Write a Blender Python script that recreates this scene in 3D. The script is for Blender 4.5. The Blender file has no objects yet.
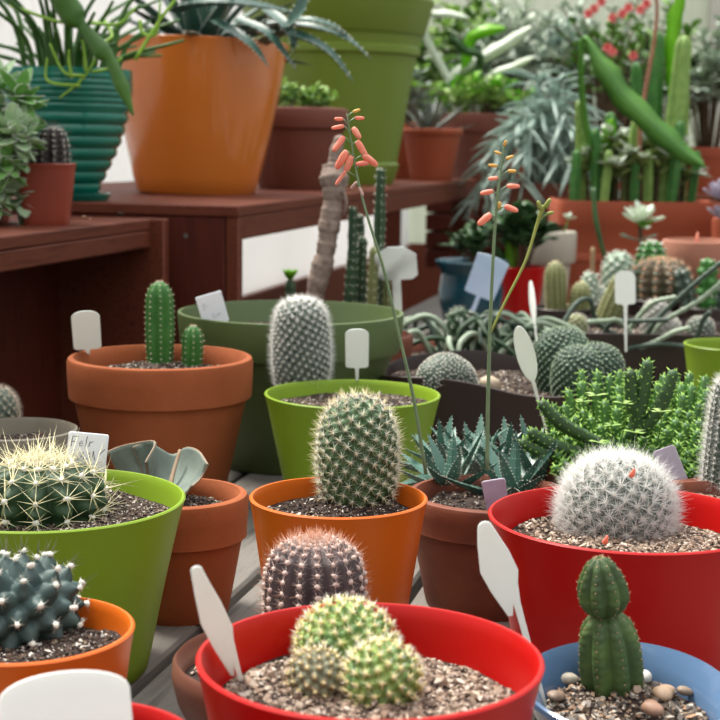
import bpy, math, random
import numpy as np
from mathutils import Vector, Matrix

SC = bpy.context.scene
COL = SC.collection
PI = math.pi
random.seed(7)
RNG = np.random.default_rng(7)

# ------------------------------------------------------------------ camera
F = 1480.0
CAMZ = 0.40
PITCH = math.atan((360 - 145) / F)
ROLL = math.radians(0.8)
cam_d = bpy.data.cameras.new('camera')
cam_d.sensor_width = 36.0
cam_d.lens = F / 720 * 36.0
cam_d.clip_start = 0.02
cam_d.dof.use_dof = True
cam_d.dof.focus_distance = 1.12
cam_d.dof.aperture_fstop = cam_d.lens * 1e-3 / 0.0050
cam = bpy.data.objects.new('camera', cam_d)
COL.objects.link(cam)
CM = Matrix.Rotation(PI / 2 - PITCH, 3, 'X') @ Matrix.Rotation(ROLL, 3, 'Z')
cam.matrix_world = Matrix.Translation((0, 0, CAMZ)) @ CM.to_4x4()
SC.camera = cam

def ray(px, py):
    return CM @ Vector(((px - 360) / F, -(py - 360) / F, -1.0))
def at_z(px, py, z):
    d = ray(px, py); t = (z - CAMZ) / d.z
    return Vector((d.x * t, d.y * t, z))
def at_y(px, py, y):
    d = ray(px, py); t = y / d.y
    return Vector((d.x * t, y, CAMZ + d.z * t))
def depth(p):
    v = CM.transposed() @ (Vector(p) - Vector((0, 0, CAMZ)))
    return -v.z
def m_px(px, p):
    return px * depth(p) / F

# ------------------------------------------------------------------ world, sun, exposure
SC.view_settings.view_transform = 'Standard'
SC.view_settings.look = 'None'
SC.view_settings.gamma = 1.0
SC.view_settings.use_curve_mapping = False
SC.view_settings.exposure = 0.85
w = bpy.data.worlds.new('world'); SC.world = w; w.use_nodes = True
nt = w.node_tree; nt.nodes.clear()
tc = nt.nodes.new('ShaderNodeTexCoord'); sp = nt.nodes.new('ShaderNodeSeparateXYZ')
cr = nt.nodes.new('ShaderNodeValToRGB'); bg = nt.nodes.new('ShaderNodeBackground'); wo = nt.nodes.new('ShaderNodeOutputWorld')
nt.links.new(tc.outputs['Generated'], sp.inputs[0])
nt.links.new(sp.outputs['Z'], cr.inputs[0])
cr.color_ramp.elements[0].position = 0.0; cr.color_ramp.elements[0].color = (0.20, 0.21, 0.20, 1)
cr.color_ramp.elements[1].position = 0.9; cr.color_ramp.elements[1].color = (1.30, 1.32, 1.34, 1)
e = cr.color_ramp.elements.new(0.3); e.color = (0.42, 0.43, 0.42, 1)
nt.links.new(cr.outputs[0], bg.inputs[0]); bg.inputs[1].default_value = 1.0
nt.links.new(bg.outputs[0], wo.inputs[0])

sun_d = bpy.data.lights.new('sun', 'SUN'); sun_d.energy = 4.2; sun_d.angle = math.radians(16); sun_d.color = (1, 0.95, 0.86)
sun = bpy.data.objects.new('sun', sun_d); COL.objects.link(sun)
sun.rotation_euler = Vector((0.42, -0.36, -1.0)).to_track_quat('-Z', 'Y').to_euler()
sun.location = (0, 0, 3)

# ------------------------------------------------------------------ materials
def lin(h, k=1.0):
    h = h.lstrip('#')
    o = []
    for i in (0, 2, 4):
        c = int(h[i:i + 2], 16) / 255
        o.append(c / 12.92 if c <= 0.04045 else ((c + 0.055) / 1.055) ** 2.4)
    return (*[c * k for c in o], 1)
ALB = 0.60      # film-like contrast: pots and plants are darker than their photographed tone, whites keep theirs
LEAFY = ('leaf', 'tip', 'stem')
BRIGHT = ('label', 'spines', 'hair', 'wool', 'paper', 'panel', 'floor', 'post', 'petal', 'bud')
MATS = {}
def base_mat(name):
    m = bpy.data.materials.new(name); m.use_nodes = True
    n = m.node_tree; b = n.nodes['Principled BSDF']
    return m, n, b
def noise_ramp(n, scale, cols, detail=4, coord='Object', stretch=None, dist=0.0, pos=None, kk=1.0):
    t = n.nodes.new('ShaderNodeTexCoord'); no = n.nodes.new('ShaderNodeTexNoise'); r = n.nodes.new('ShaderNodeValToRGB')
    src = t.outputs[coord]
    if stretch:
        mp = n.nodes.new('ShaderNodeMapping'); mp.inputs['Scale'].default_value = stretch
        n.links.new(src, mp.inputs[0]); src = mp.outputs[0]
    n.links.new(src, no.inputs['Vector'])
    no.inputs['Scale'].default_value = scale; no.inputs['Detail'].default_value = detail; no.inputs['Distortion'].default_value = dist
    n.links.new(no.outputs['Fac'], r.inputs[0])
    els = r.color_ramp.elements
    k = len(cols)
    for i, c in enumerate(cols):
        p = pos[i] if pos else 0.3 + 0.4 * i / max(1, k - 1)
        if i < 2: els[i].position = p; els[i].color = lin(c, kk)
        else:
            q = els.new(p); q.color = lin(c, kk)
    return r, no
def mat(key, cols, scale=12, rough=0.6, bump=0.0, bscale=60, detail=4, stretch=None, trans=0.0, coat=0.0, dist=0.0, pos=None, spec=0.5, emit=None):
    if key in MATS: return MATS[key]
    m, n, b = base_mat(key)
    if isinstance(cols, str): cols = [cols, cols]
    r, no = noise_ramp(n, scale, cols, detail, stretch=stretch, dist=dist, pos=pos, kk=1.0 if any(q in key for q in BRIGHT) and 'painted' not in key else .95 if any(q in key for q in LEAFY) else .8 if 'skin' in key else ALB)
    n.links.new(r.outputs[0], b.inputs['Base Color'])
    b.inputs['Roughness'].default_value = rough
    b.inputs['Specular IOR Level'].default_value = spec
    if coat: b.inputs['Coat Weight'].default_value = coat; b.inputs['Coat Roughness'].default_value = 0.08
    if bump:
        t = n.nodes.new('ShaderNodeTexCoord'); n2 = n.nodes.new('ShaderNodeTexNoise'); n2.inputs['Scale'].default_value = bscale
        n2.inputs['Detail'].default_value = 5
        bp = n.nodes.new('ShaderNodeBump'); bp.inputs['Strength'].default_value = bump; bp.inputs['Distance'].default_value = 0.002
        n.links.new(t.outputs['Object'], n2.inputs['Vector']); n.links.new(n2.outputs['Fac'], bp.inputs['Height'])
        n.links.new(bp.outputs[0], b.inputs['Normal'])
    if trans:
        tr = n.nodes.new('ShaderNodeBsdfTranslucent'); mx = n.nodes.new('ShaderNodeMixShader'); mx.inputs[0].default_value = trans
        n.links.new(r.outputs[0], tr.inputs[0]); n.links.new(b.outputs[0], mx.inputs[1]); n.links.new(tr.outputs[0], mx.inputs[2])
        n.links.new(mx.outputs[0], n.nodes['Material Output'].inputs[0])
    MATS[key] = m
    return m
def island_mat(key, cols, rough=0.9):
    """every loose grain or pebble takes its own colour"""
    if key in MATS: return MATS[key]
    m, n, b = base_mat(key)
    g = n.nodes.new('ShaderNodeNewGeometry'); r = n.nodes.new('ShaderNodeValToRGB'); r.color_ramp.interpolation = 'CONSTANT'
    els = r.color_ramp.elements
    for i, c in enumerate(cols):
        p = i / len(cols)
        if i < 2: els[i].position = p; els[i].color = lin(c, .62)
        else:
            q = els.new(p); q.color = lin(c, .62)
    n.links.new(g.outputs['Random Per Island'], r.inputs[0])
    t = n.nodes.new('ShaderNodeTexCoord'); no = n.nodes.new('ShaderNodeTexNoise'); no.inputs['Scale'].default_value = 500
    n.links.new(t.outputs['Object'], no.inputs['Vector'])
    mx = n.nodes.new('ShaderNodeMix'); mx.data_type = 'RGBA'; mx.blend_type = 'OVERLAY'; mx.inputs[0].default_value = 0.35
    n.links.new(r.outputs[0], mx.inputs[6]); n.links.new(no.outputs['Fac'], mx.inputs[7])
    n.links.new(mx.outputs[2], b.inputs['Base Color'])
    b.inputs['Roughness'].default_value = rough
    MATS[key] = m
    return m

P_RED = mat('red_plastic', ['#d00d0b', '#d8130f'], 6, 0.36, 0.03, 250, spec=.3)
P_LIME = mat('lime_plastic', ['#8fb228', '#98ba30'], 6, 0.42, 0.03, 250, spec=.3)
P_LIME2 = mat('olive_lime_plastic', ['#7f9a2c', '#88a233'], 3, 0.5)
P_ORG = mat('orange_plastic', ['#f07018', '#f57a20'], 6, 0.34, 0.03, 250, spec=.35)
P_ORG2 = mat('orange_glazed', ['#ff8a30', '#ff943a'], 3, 0.2, coat=.4)
P_DGREEN = mat('dark_green_plastic', ['#5f7342', '#697d4a'], 5, 0.42)
P_RUST = mat('rust_plastic', ['#a8452f', '#b04d35'], 8, 0.45)
P_BROWN = mat('brown_plastic', ['#2e1c18', '#38231e'], 8, 0.45)
TERRA = mat('terracotta', ['#a4552f', '#b8663c', '#ab5d37'], 9, 0.8, 0.15, 220, 6, spec=.2)
TERRA_D = mat('damp_terracotta', ['#6b3626', '#8f4c33', '#7c4230'], 14, 0.62, 0.15, 200, 7, spec=.3)
TERRA_R = mat('red_terracotta', ['#b8532f', '#c45e38'], 5, 0.7)
TERRA_B = mat('brown_terracotta', ['#7c3d2a', '#8a4832'], 6, 0.7)
TERRA_P = mat('pink_terracotta', ['#bd7a62', '#cb8a70'], 9, 0.85, 0.1, 200)
BOWLBR = mat('brown_glaze', ['#7a4a3a', '#8d5a48'], 10, 0.5, stretch=(1, 1, 12))
STONE = mat('grey_stoneware', ['#8b8272', '#9a917f', '#837a69'], 12, 0.7, 0.1, 300)
TEAL = mat('teal_glaze', ['#0f7a66', '#179078', '#0c6a60'], 7, 0.14, 0.05, 40)
TEALB = mat('blue_teal_glaze', ['#1c4650', '#25586a', '#173a44'], 9, 0.2)
BLUE = mat('blue_glaze', ['#5f7fa6', '#6c8cb2'], 9, 0.14)
WHITEPOT = mat('cream_ceramic', ['#cfc6b4', '#d8d0c0'], 6, 0.5)
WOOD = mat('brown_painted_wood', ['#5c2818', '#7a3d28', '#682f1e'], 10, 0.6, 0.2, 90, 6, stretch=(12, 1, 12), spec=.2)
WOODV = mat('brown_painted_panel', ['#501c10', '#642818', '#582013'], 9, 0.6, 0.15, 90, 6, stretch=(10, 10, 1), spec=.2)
GREYWOOD = mat('weathered_board', ['#6b655f', '#8b857d', '#79736c'], 9, 0.85, 0.3, 120, 7, stretch=(14, 1, 14))
LABEL = mat('white_label_plastic', ['#e6e8e4', '#ebede9'], 5, 0.45, trans=0.35)
LABEL_S = mat('dimmed_white_label', ['#a9ada6', '#b2b6af'], 5, .5, trans=.2)  # white label plastic, colour darkened to hold down the sun that overexposed it
LABEL_G = mat('grey_label_plastic', ['#e2e6e4', '#e8ebea'], 5, 0.5, trans=0.35)
LABEL_L = mat('lilac_label_plastic', ['#c3bac9', '#ccc3d2'], 30, 0.5, trans=.3)
PAPER = mat('paper_label', ['#e9ebf0', '#f0f2f6'], 8, 0.7, trans=.35)
INK = mat('pencil_ink', '#55565c', 5, 0.8)
SOILBED = mat('potting_soil', ['#24150f', '#3d281d', '#2e1d15'], 90, 0.95, 0.8, 400, 8)
SOILG = island_mat('soil_grains', ['#21130d', '#2d1c13', '#3a261b', '#483225', '#261811', '#664d3a', '#332118', '#f2e9dc', '#8d745e', '#281810', '#3a261b', '#2d1c13'])
SOILP = island_mat('perlite_soil_grains', ['#2a1c16', '#4a362b', '#6b5443', '#1f1510', '#8d7766', '#d9d0c4', '#a8937f', '#3a2920'])
GRAVEL = island_mat('pink_gravel', ['#a08672', '#8d7361', '#b79f8a', '#c9b6a2', '#77604f', '#d9cabb', '#9c8677', '#5b4637'])
PEBBLE = island_mat('river_pebbles', ['#a58a72', '#6c5a4a', '#cfc3b3', '#8b8178', '#b78f6c', '#3c2c22', '#2a1d16', '#594638'], 0.6)

def skin(key, cols, scale=60, rough=0.6, bump=0.1): return mat(key, cols, scale, rough, bump, 400)
G_MID = skin('green_skin', ['#2c4a24', '#3c6030'])
G_DARK = skin('dark_green_skin', ['#1f3a1f', '#2c4d2a'])
G_BRIGHT = skin('bright_green_skin', ['#2d6a24', '#417f2f'])
G_GREY = skin('grey_green_skin', ['#35463a', '#4a5c4e'])
G_BLUE = skin('blue_green_skin', ['#2c413f', '#3d5652'])
G_BLACK = skin('blackish_skin', ['#241d1b', '#3a2f2b'])
G_OLIVE = skin('olive_skin', ['#6b7040', '#7f8450'])
G_YEL = skin('yellow_green_skin', ['#3f6a34', '#86a04a'], 70)
SP_WHITE = mat('white_spines', '#eeeade', 5, 0.6, trans=0.3)
SP_HAIR = mat('white_hair', '#f4f3f0', 5, 0.6, trans=0.45)
SP_GOLD = mat('golden_spines', '#f0e8c0', 5, 0.6, trans=0.3)
SP_PINK = mat('pink_spines', '#dcc0b5', 5, 0.6, trans=0.3)
SP_RUST = mat('rusty_spines', '#bb8468', 5, 0.6, trans=0.3)
SP_DARK = mat('dark_spines', '#2b2020', 5, 0.6)
SP_YEL = mat('pale_yellow_spines', '#efe3a0', 5, 0.6, trans=0.3)
SP_TAN = mat('tan_spines', '#a58a68', 5, 0.6)
SP_GRN = mat('green_leaflets', ['#8fbb52', '#a5cc64'], 80, 0.5, trans=0.3)
WOOL = mat('areole_wool', '#e9e5da', 5, 0.9, trans=0.2)
WOOLP = mat('pinkish_wool', '#d3bcb3', 5, 0.9, trans=0.2)
WOOLY = mat('yellow_wool', '#e8dc9a', 5, 0.9, trans=0.2)

def leafm(key, cols, scale=20, rough=0.45, trans=0.25): return mat(key, cols, scale, rough, trans=trans)
L_ALOE = leafm('aloe_leaf', ['#34574c', '#547a6c'], 40, 0.4, 0.05)
L_AGAVE = leafm('agave_leaf', ['#24443a', '#446a5c'], 10, 0.4, 0.05)
L_GREEN = leafm('green_leaf', ['#639040', '#86b055'], trans=.4)
L_LIGHT = leafm('light_green_leaf', ['#a5cc70', '#c4de8c'], trans=.45)
L_LIME = leafm('lime_leaf', ['#6fae1e', '#8cc92f'], trans=0.5)
L_CHALK = leafm('chalky_blue_leaf', ['#a3bdb2', '#c8dad0'], trans=.4)
L_GREYG = leafm('grey_green_leaf', ['#a2b5a4', '#c4d2c0'], trans=.35)
L_PALE = leafm('pale_leaf', ['#c9d6c2', '#e0e8da'], trans=.35)
L_DARK = leafm('dark_leaf', ['#2c4f28', '#456c3a'], trans=.3)
L_SILVER = leafm('silvery_leaf', ['#98ab92', '#b6c5ac'], trans=.35)
L_FUZZ = leafm('downy_green_leaf', ['#6aa34e', '#8abd68'], 60, 0.7, 0.3)
L_PENCIL = leafm('pencil_stem', ['#2f5a20', '#47752c'], 30, 0.45, 0.1)
L_TIP = leafm('fresh_tip', ['#8ab83a', '#a3cc4e'], 30, 0.45, 0.3)
L_EPI = leafm('flat_stem', ['#4c8434', '#6ba044'], 12, 0.4, 0.4)
L_FELT = mat('felt_leaf', ['#5a665e', '#6f7b72', '#647068'], 40, 0.85, 0.15, 400)
L_FELTB = mat('felt_leaf_edge', ['#8a735c', '#a08a72'], 60, 0.85)
BARK = mat('grey_bark', ['#7d685f', '#b39c8e', '#948075'], 60, 0.85, 0.3, 200)
TWIG = mat('brown_twig', ['#5d4632', '#77603f'], 40, 0.8)
FL_CORAL = mat('coral_petal', ['#e98672', '#f0a68c'], 120, 0.5, trans=0.3)
FL_BUD = mat('yellow_bud', ['#d9a856', '#e0bb68'], 120, 0.5, trans=0.3)
FL_RED = mat('red_petal', ['#dc5a60', '#e8847c'], 60, 0.5, trans=0.3)
STALK = mat('flower_stalk_green', ['#7f9a72', '#8fa87c'], 60, 0.5)
STALKY = mat('yellow_stalk', ['#a3ad4c', '#b5bd5c'], 60, 0.5, trans=0.1)

# ------------------------------------------------------------------ mesh builder
class MB:
    def __init__(s):
        s.v = []; s.n = 0; s.f = []; s.m = []; s.mats = []
    def slot(s, m):
        if m not in s.mats: s.mats.append(m)
        return s.mats.index(m)
    def add(s, verts, faces, m):
        verts = np.asarray(verts, dtype=np.float64).reshape(-1, 3)
        k = s.slot(m)
        if isinstance(faces, np.ndarray):
            s.f.append(faces + s.n); s.m.append(np.full(len(faces), k))
        else:
            by = {}
            for fc in faces: by.setdefault(len(fc), []).append(fc)
            for l in by.values():
                a = np.array(l); s.f.append(a + s.n); s.m.append(np.full(len(a), k))
        s.v.append(verts); s.n += len(verts)
    def build(s, name, parent=None, sharp=40, loc=None, rot=None):
        me = bpy.data.meshes.new(name)
        V = np.concatenate(s.v)
        me.vertices.add(len(V)); me.vertices.foreach_set('co', V.ravel())
        nl = sum(a.size for a in s.f); nf = sum(len(a) for a in s.f)
        me.loops.add(nl); me.loops.foreach_set('vertex_index', np.concatenate([a.ravel() for a in s.f]).astype(np.int32))
        me.polygons.add(nf)
        sizes = np.concatenate([np.full(len(a), a.shape[1]) for a in s.f])
        st = np.concatenate([[0], np.cumsum(sizes)[:-1]])
        me.polygons.foreach_set('loop_start', st.astype(np.int32))
        me.polygons.foreach_set('material_index', np.concatenate(s.m).astype(np.int32))
        me.polygons.foreach_set('use_smooth', np.ones(nf, dtype=bool))
        for m in s.mats: me.materials.append(m)
        me.update(calc_edges=True); me.validate()
        if sharp: me.set_sharp_from_angle(angle=math.radians(sharp))
        o = bpy.data.objects.new(name, me); COL.objects.link(o)
        if parent: o.parent = parent
        if loc is not None: o.location = loc
        if rot is not None: o.rotation_euler = rot
        return o

def tag(o, label=None, cat=None, group=None, kind=None):
    if label: o['label'] = label
    if cat: o['category'] = cat
    if group: o['group'] = group
    if kind: o['kind'] = kind
    return o
def thing(name, label, cat, loc, rotz=0, group=None):
    o = bpy.data.objects.new(name, None); o.empty_display_size = 0.02; COL.objects.link(o)
    o.location = loc; o.rotation_euler = (0, 0, rotz)
    return tag(o, label, cat, group)

def nrm(a): 
    a = np.asarray(a, float); return a / (np.linalg.norm(a, axis=-1, keepdims=True) + 1e-12)
def grid_faces(nu, nv, closed_v=True):
    i = np.arange(nu - 1)[:, None]; j = np.arange(nv if closed_v else nv - 1)[None, :]
    j2 = (j + 1) % nv
    a = i * nv + j; b = i * nv + j2; c = (i + 1) * nv + j2; d = (i + 1) * nv + j
    return np.stack(np.broadcast_arrays(a, b, c, d), -1).reshape(-1, 4)

def box(mb, x0, x1, y0, y1, z0, z1, m, bev=0.002):
    b = min(bev, (x1 - x0) / 3, (y1 - y0) / 3, (z1 - z0) / 3)
    # eight corner triples: a chamfered box
    V = []; 
    for sx in (0, 1):
        for sy in (0, 1):
            for sz in (0, 1):
                X = (x0, x1)[sx]; Y = (y0, y1)[sy]; Z = (z0, z1)[sz]
                dx = b if sx == 0 else -b; dy = b if sy == 0 else -b; dz = b if sz == 0 else -b
                V += [(X, Y + dy, Z + dz), (X + dx, Y, Z + dz), (X + dx, Y + dy, Z)]
    I = lambda sx, sy, sz, k: (sx * 4 + sy * 2 + sz) * 3 + k
    Fc = []
    for s_ in (0, 1):
        q = [I(s_, 0, 0, 0), I(s_, 1, 0, 0), I(s_, 1, 1, 0), I(s_, 0, 1, 0)]; Fc.append(q if s_ else q[::-1])
        q = [I(0, s_, 0, 1), I(1, s_, 0, 1), I(1, s_, 1, 1), I(0, s_, 1, 1)]; Fc.append(q[::-1] if s_ else q)
        q = [I(0, 0, s_, 2), I(1, 0, s_, 2), I(1, 1, s_, 2), I(0, 1, s_, 2)]; Fc.append(q if s_ else q[::-1])
    for a in (0, 1):
        for c in (0, 1):
            Fc.append([I(a, c, 0, 0), I(a, c, 0, 1), I(a, c, 1, 1), I(a, c, 1, 0)])
            Fc.append([I(a, 0, c, 0), I(a, 0, c, 2), I(a, 1, c, 2), I(a, 1, c, 0)])
            Fc.append([I(0, a, c, 1), I(0, a, c, 2), I(1, a, c, 2), I(1, a, c, 1)])
    T = [[I(a, c, d, 0), I(a, c, d, 1), I(a, c, d, 2)] for a in (0, 1) for c in (0, 1) for d in (0, 1)]
    mb.add(V, Fc + T, m)

def lathe(mb, prof, m, n=64, sec=None, wave=None):
    """prof: list of (r, z); sec(theta) scales the radius"""
    th = np.arange(n) * 2 * PI / n
    k = np.ones(n) if sec is None else np.array([sec(t) for t in th])
    V = []
    for r, z in prof:
        zz = np.full(n, z)
        if wave is not None: zz = zz + wave(th, z)
        V.append(np.stack([max(r, 1e-5) * k * np.cos(th), max(r, 1e-5) * k * np.sin(th), zz], -1))
    mb.add(np.concatenate(V), grid_faces(len(prof), n)[:, ::1], m)
def sq(p=8):
    return lambda t: 1.0 / ((abs(math.cos(t)) ** p + abs(math.sin(t)) ** p) ** (1 / p))
def rect(a, b, p=8):
    return lambda t: 1.0 / ((abs(math.cos(t) / a) ** p + abs(math.sin(t) / b) ** p) ** (1 / p))

def frame_pts(pts):
    P = np.asarray(pts, float); T = np.gradient(P, axis=0); return P, nrm(T)
def smooth_path(ctrl, n):
    """Catmull-Rom through control points"""
    C = np.asarray(ctrl, float)
    if len(C) == 2: return C[0] + (C[1] - C[0]) * np.linspace(0, 1, n)[:, None]
    C = np.vstack([2 * C[0] - C[1], C, 2 * C[-1] - C[-2]])
    u = np.linspace(0, len(C) - 3 - 1e-6, n); i = u.astype(int); t = (u - i)[:, None]
    a, b, c, d = C[i], C[i + 1], C[i + 2], C[i + 3]
    return 0.5 * (2 * b + (c - a) * t + (2 * a - 5 * b + 4 * c - d) * t ** 2 + (3 * b - a - 3 * c + d) * t ** 3)
def tube(mb, ctrl, radii, m, n=8, seg=None, flat=None, up=(0.13, 0.21, 1), rib=None):
    seg = seg or max(6, 4 * len(ctrl))
    P = smooth_path(ctrl, seg) if len(ctrl) != seg else np.asarray(ctrl, float)
    R = np.interp(np.linspace(0, 1, seg), np.linspace(0, 1, len(radii)), radii) if np.ndim(radii) else np.full(seg, radii)
    P, T = frame_pts(P)
    S = nrm(np.cross(T, np.asarray(up, float))); U = np.cross(S, T)
    th = np.arange(n) * 2 * PI / n
    f = 1.0 if flat is None else flat
    k = np.ones(n) if rib is None else 1 + rib[1] * np.cos(rib[0] * th)
    V = P[:, None] + R[:, None, None] * k[None, :, None] * (np.cos(th)[None, :, None] * S[:, None] + f * np.sin(th)[None, :, None] * U[:, None])
    V = V.reshape(-1, 3); nv = len(V)
    V = np.vstack([V, P[0], P[-1] + T[-1] * R[-1] * 0.6])
    fc = [list(q) for q in grid_faces(seg, n)]
    fc += [[nv, (j + 1) % n, j] for j in range(n)] + [[nv + 1, (seg - 1) * n + j, (seg - 1) * n + (j + 1) % n] for j in range(n)]
    mb.add(V, fc, m)
    return P, R, S, U

def leaf(mb, p, d, L, W, T, m, bend=(0, 0, 0), shape='lance', n=7, fold=0.35, up=(0, 0, 1), roll=0.0):
    p = np.asarray(p, float); d = nrm(np.asarray(d, float)); bend = np.asarray(bend, float)
    s = np.linspace(0, 1, n)
    P = p + (d * s[:, None] + bend * (s ** 2)[:, None]) * L
    P, Tn = frame_pts(P)
    u = np.asarray(up, float)
    if abs(d @ u) > 0.97: u = np.array([math.cos(roll), math.sin(roll), 0.05])
    S = nrm(np.cross(Tn, u)); N = np.cross(S, Tn)
    if shape == 'lance': w = W * (1 - s) ** 0.75 * (1 + 0.5 * s)
    elif shape == 'oval': w = W * np.sin(PI * np.clip(0.06 + 0.94 * s, 0, 1)) ** 0.7
    elif shape == 'spoon': w = W * (0.35 + 0.65 * s) * np.clip((1 - s) * 5, 0, 1) ** 0.5
    elif shape == 'finger': w = W * (0.75 + 0.25 * np.sin(PI * s)) * np.clip((1 - s) * 4, 0, 1) ** 0.5
    else: w = W * np.clip((1 - s) * 4, 0, 1) ** 0.5
    w = np.maximum(w, W * 0.03); t = T * (w / W)
    A = P - S * w[:, None] + N * (fold * w)[:, None]
    B = P - N * t[:, None]
    C = P + S * w[:, None] + N * (fold * w)[:, None]
    D = P + N * (t * 0.25)[:, None]
    V = np.stack([A, B, C, D], 1).reshape(-1, 3)
    fc = [list(q) for q in grid_faces(n, 4)]
    e = (n - 1) * 4
    fc += [[3, 2, 1, 0], [e, e + 1, e + 2, e + 3]]
    mb.add(V, fc, m)
    return A, C, P, N

def spines(mb, P, N, n, L, w, spread, m, jit=0.25, droop=0.0, rng=RNG):
    P = np.asarray(P, float); N = nrm(N); A = len(P)
    if A == 0 or n == 0: return
    P = np.repeat(P, n, 0); N = np.repeat(N, n, 0)
    ref = np.where(np.abs(N[:, 2:3]) > 0.9, np.array([[1.0, 0, 0]]), np.array([[0, 0, 1.0]]))
    T = nrm(np.cross(N, ref)); B = np.cross(N, T)
    az = np.tile(np.arange(n) * 2 * PI / n, A) + np.repeat(rng.uniform(0, 6.28, A), n) + rng.uniform(-.3, .3, A * n)
    sp_ = np.radians(rng.uniform(spread[0], spread[1], A * n))
    D = N * np.cos(sp_)[:, None] + (T * np.cos(az)[:, None] + B * np.sin(az)[:, None]) * np.sin(sp_)[:, None]
    D[:, 2] -= droop; D = nrm(D)
    ln = L * (1 + rng.uniform(-jit, jit, A * n))
    r2 = np.where(np.abs(D[:, 2:3]) > 0.9, np.array([[1.0, 0, 0]]), np.array([[0, 0, 1.0]]))
    a = nrm(np.cross(D, r2)); b = np.cross(D, a)
    h = w / 2
    V = np.stack([P + a * h, P - a * h * .5 + b * h * .87, P - a * h * .5 - b * h * .87, P + D * ln[:, None]], 1).reshape(-1, 3)
    base = np.arange(A * n)[:, None] * 4
    fc = np.concatenate([base + np.array([[0, 1, 3]]), base + np.array([[1, 2, 3]]), base + np.array([[2, 0, 3]])])
    mb.add(V, fc, m)

_t = (1 + 5 ** .5) / 2
ICO_V = nrm(np.array([(-1, _t, 0), (1, _t, 0), (-1, -_t, 0), (1, -_t, 0), (0, -1, _t), (0, 1, _t), (0, -1, -_t), (0, 1, -_t), (_t, 0, -1), (_t, 0, 1), (-_t, 0, -1), (-_t, 0, 1)]))
ICO_F = np.array([(0, 11, 5), (0, 5, 1), (0, 1, 7), (0, 7, 10), (0, 10, 11), (1, 5, 9), (5, 11, 4), (11, 10, 2), (10, 7, 6), (7, 1, 8), (3, 9, 4), (3, 4, 2), (3, 2, 6), (3, 6, 8), (3, 8, 9), (4, 9, 5), (2, 4, 11), (6, 2, 10), (8, 6, 7), (9, 8, 1)])
def grains(mb, P, R, m, squash=0.75, rng=RNG):
    P = np.asarray(P, float); n = len(P)
    if n == 0: return
    R = np.asarray(R, float)
    sc = R[:, None, None] * (1 + rng.uniform(-.28, .28, (n, 12, 1))) * np.array([1, 1, squash])
    an = rng.uniform(0, 6.28, n); c, s = np.cos(an), np.sin(an)
    V = ICO_V[None] * sc
    el = rng.uniform(0.75, 1.3, n)
    V = V * np.stack([el, 1 / el, np.ones(n)], -1)[:, None]
    V = np.stack([V[..., 0] * c[:, None] - V[..., 1] * s[:, None], V[..., 0] * s[:, None] + V[..., 1] * c[:, None], V[..., 2]], -1)
    V = V + P[:, None]
    fc = (ICO_F[None] + (np.arange(n) * 12)[:, None, None]).reshape(-1, 3)
    mb.add(V.reshape(-1, 3), fc, m)
def soil(root, z, r, m=None, n=500, size=(0.0008, 0.002), name='soil', sec=None, mound=0.004, bigs=0, bigsize=(0.003, 0.005), bigm=None):
    m = m or SOILG
    mb = MB(); rng = RNG
    nu, nv = 14, 40
    th = np.arange(nv) * 2 * PI / nv
    k = np.ones(nv) if sec is None else np.array([sec(t) for t in th])
    ph = rng.uniform(0, 6, 4)
    def hz(x, y): return z + mound * (0.5 * np.sin(x / r * 3 + ph[0]) * np.cos(y / r * 2.6 + ph[1]) + 0.3 * np.sin(x / r * 7 + ph[2]) * np.sin(y / r * 6 + ph[3]))
    V = []
    for i in range(nu):
        q = r * max(0.002, i / (nu - 1)); x = q * k * np.cos(th); y = q * k * np.sin(th)
        V.append(np.stack([x, y, hz(x, y) + rng.uniform(-.0006, .0006, nv)], -1))
    V.append(np.stack([r * .88 * k * np.cos(th), r * .88 * k * np.sin(th), np.full(nv, z - 0.011)], -1))
    mb.add(np.concatenate(V), grid_faces(nu + 1, nv)[:, ::-1], SOILBED)
    def scatter(cnt, size, mm, lift):
        q = np.sqrt(rng.uniform(0, 1, cnt)) * 0.97; t = rng.uniform(0, 2 * PI, cnt)
        kk = np.ones(cnt) if sec is None else np.array([sec(a) for a in t])
        R = size[0] + (size[1] - size[0]) * rng.uniform(0, 1, cnt) ** 2
        q = q * (r * kk - R) ; x = q * np.cos(t); y = q * np.sin(t)
        grains(mb, np.stack([x, y, hz(x, y) + R * lift], -1), R, mm)
    scatter(n, size, m, 0.35)
    if bigs: scatter(bigs, bigsize, bigm or m, 0.45)
    o = mb.build(name, root, sharp=24)
    return o

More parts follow.
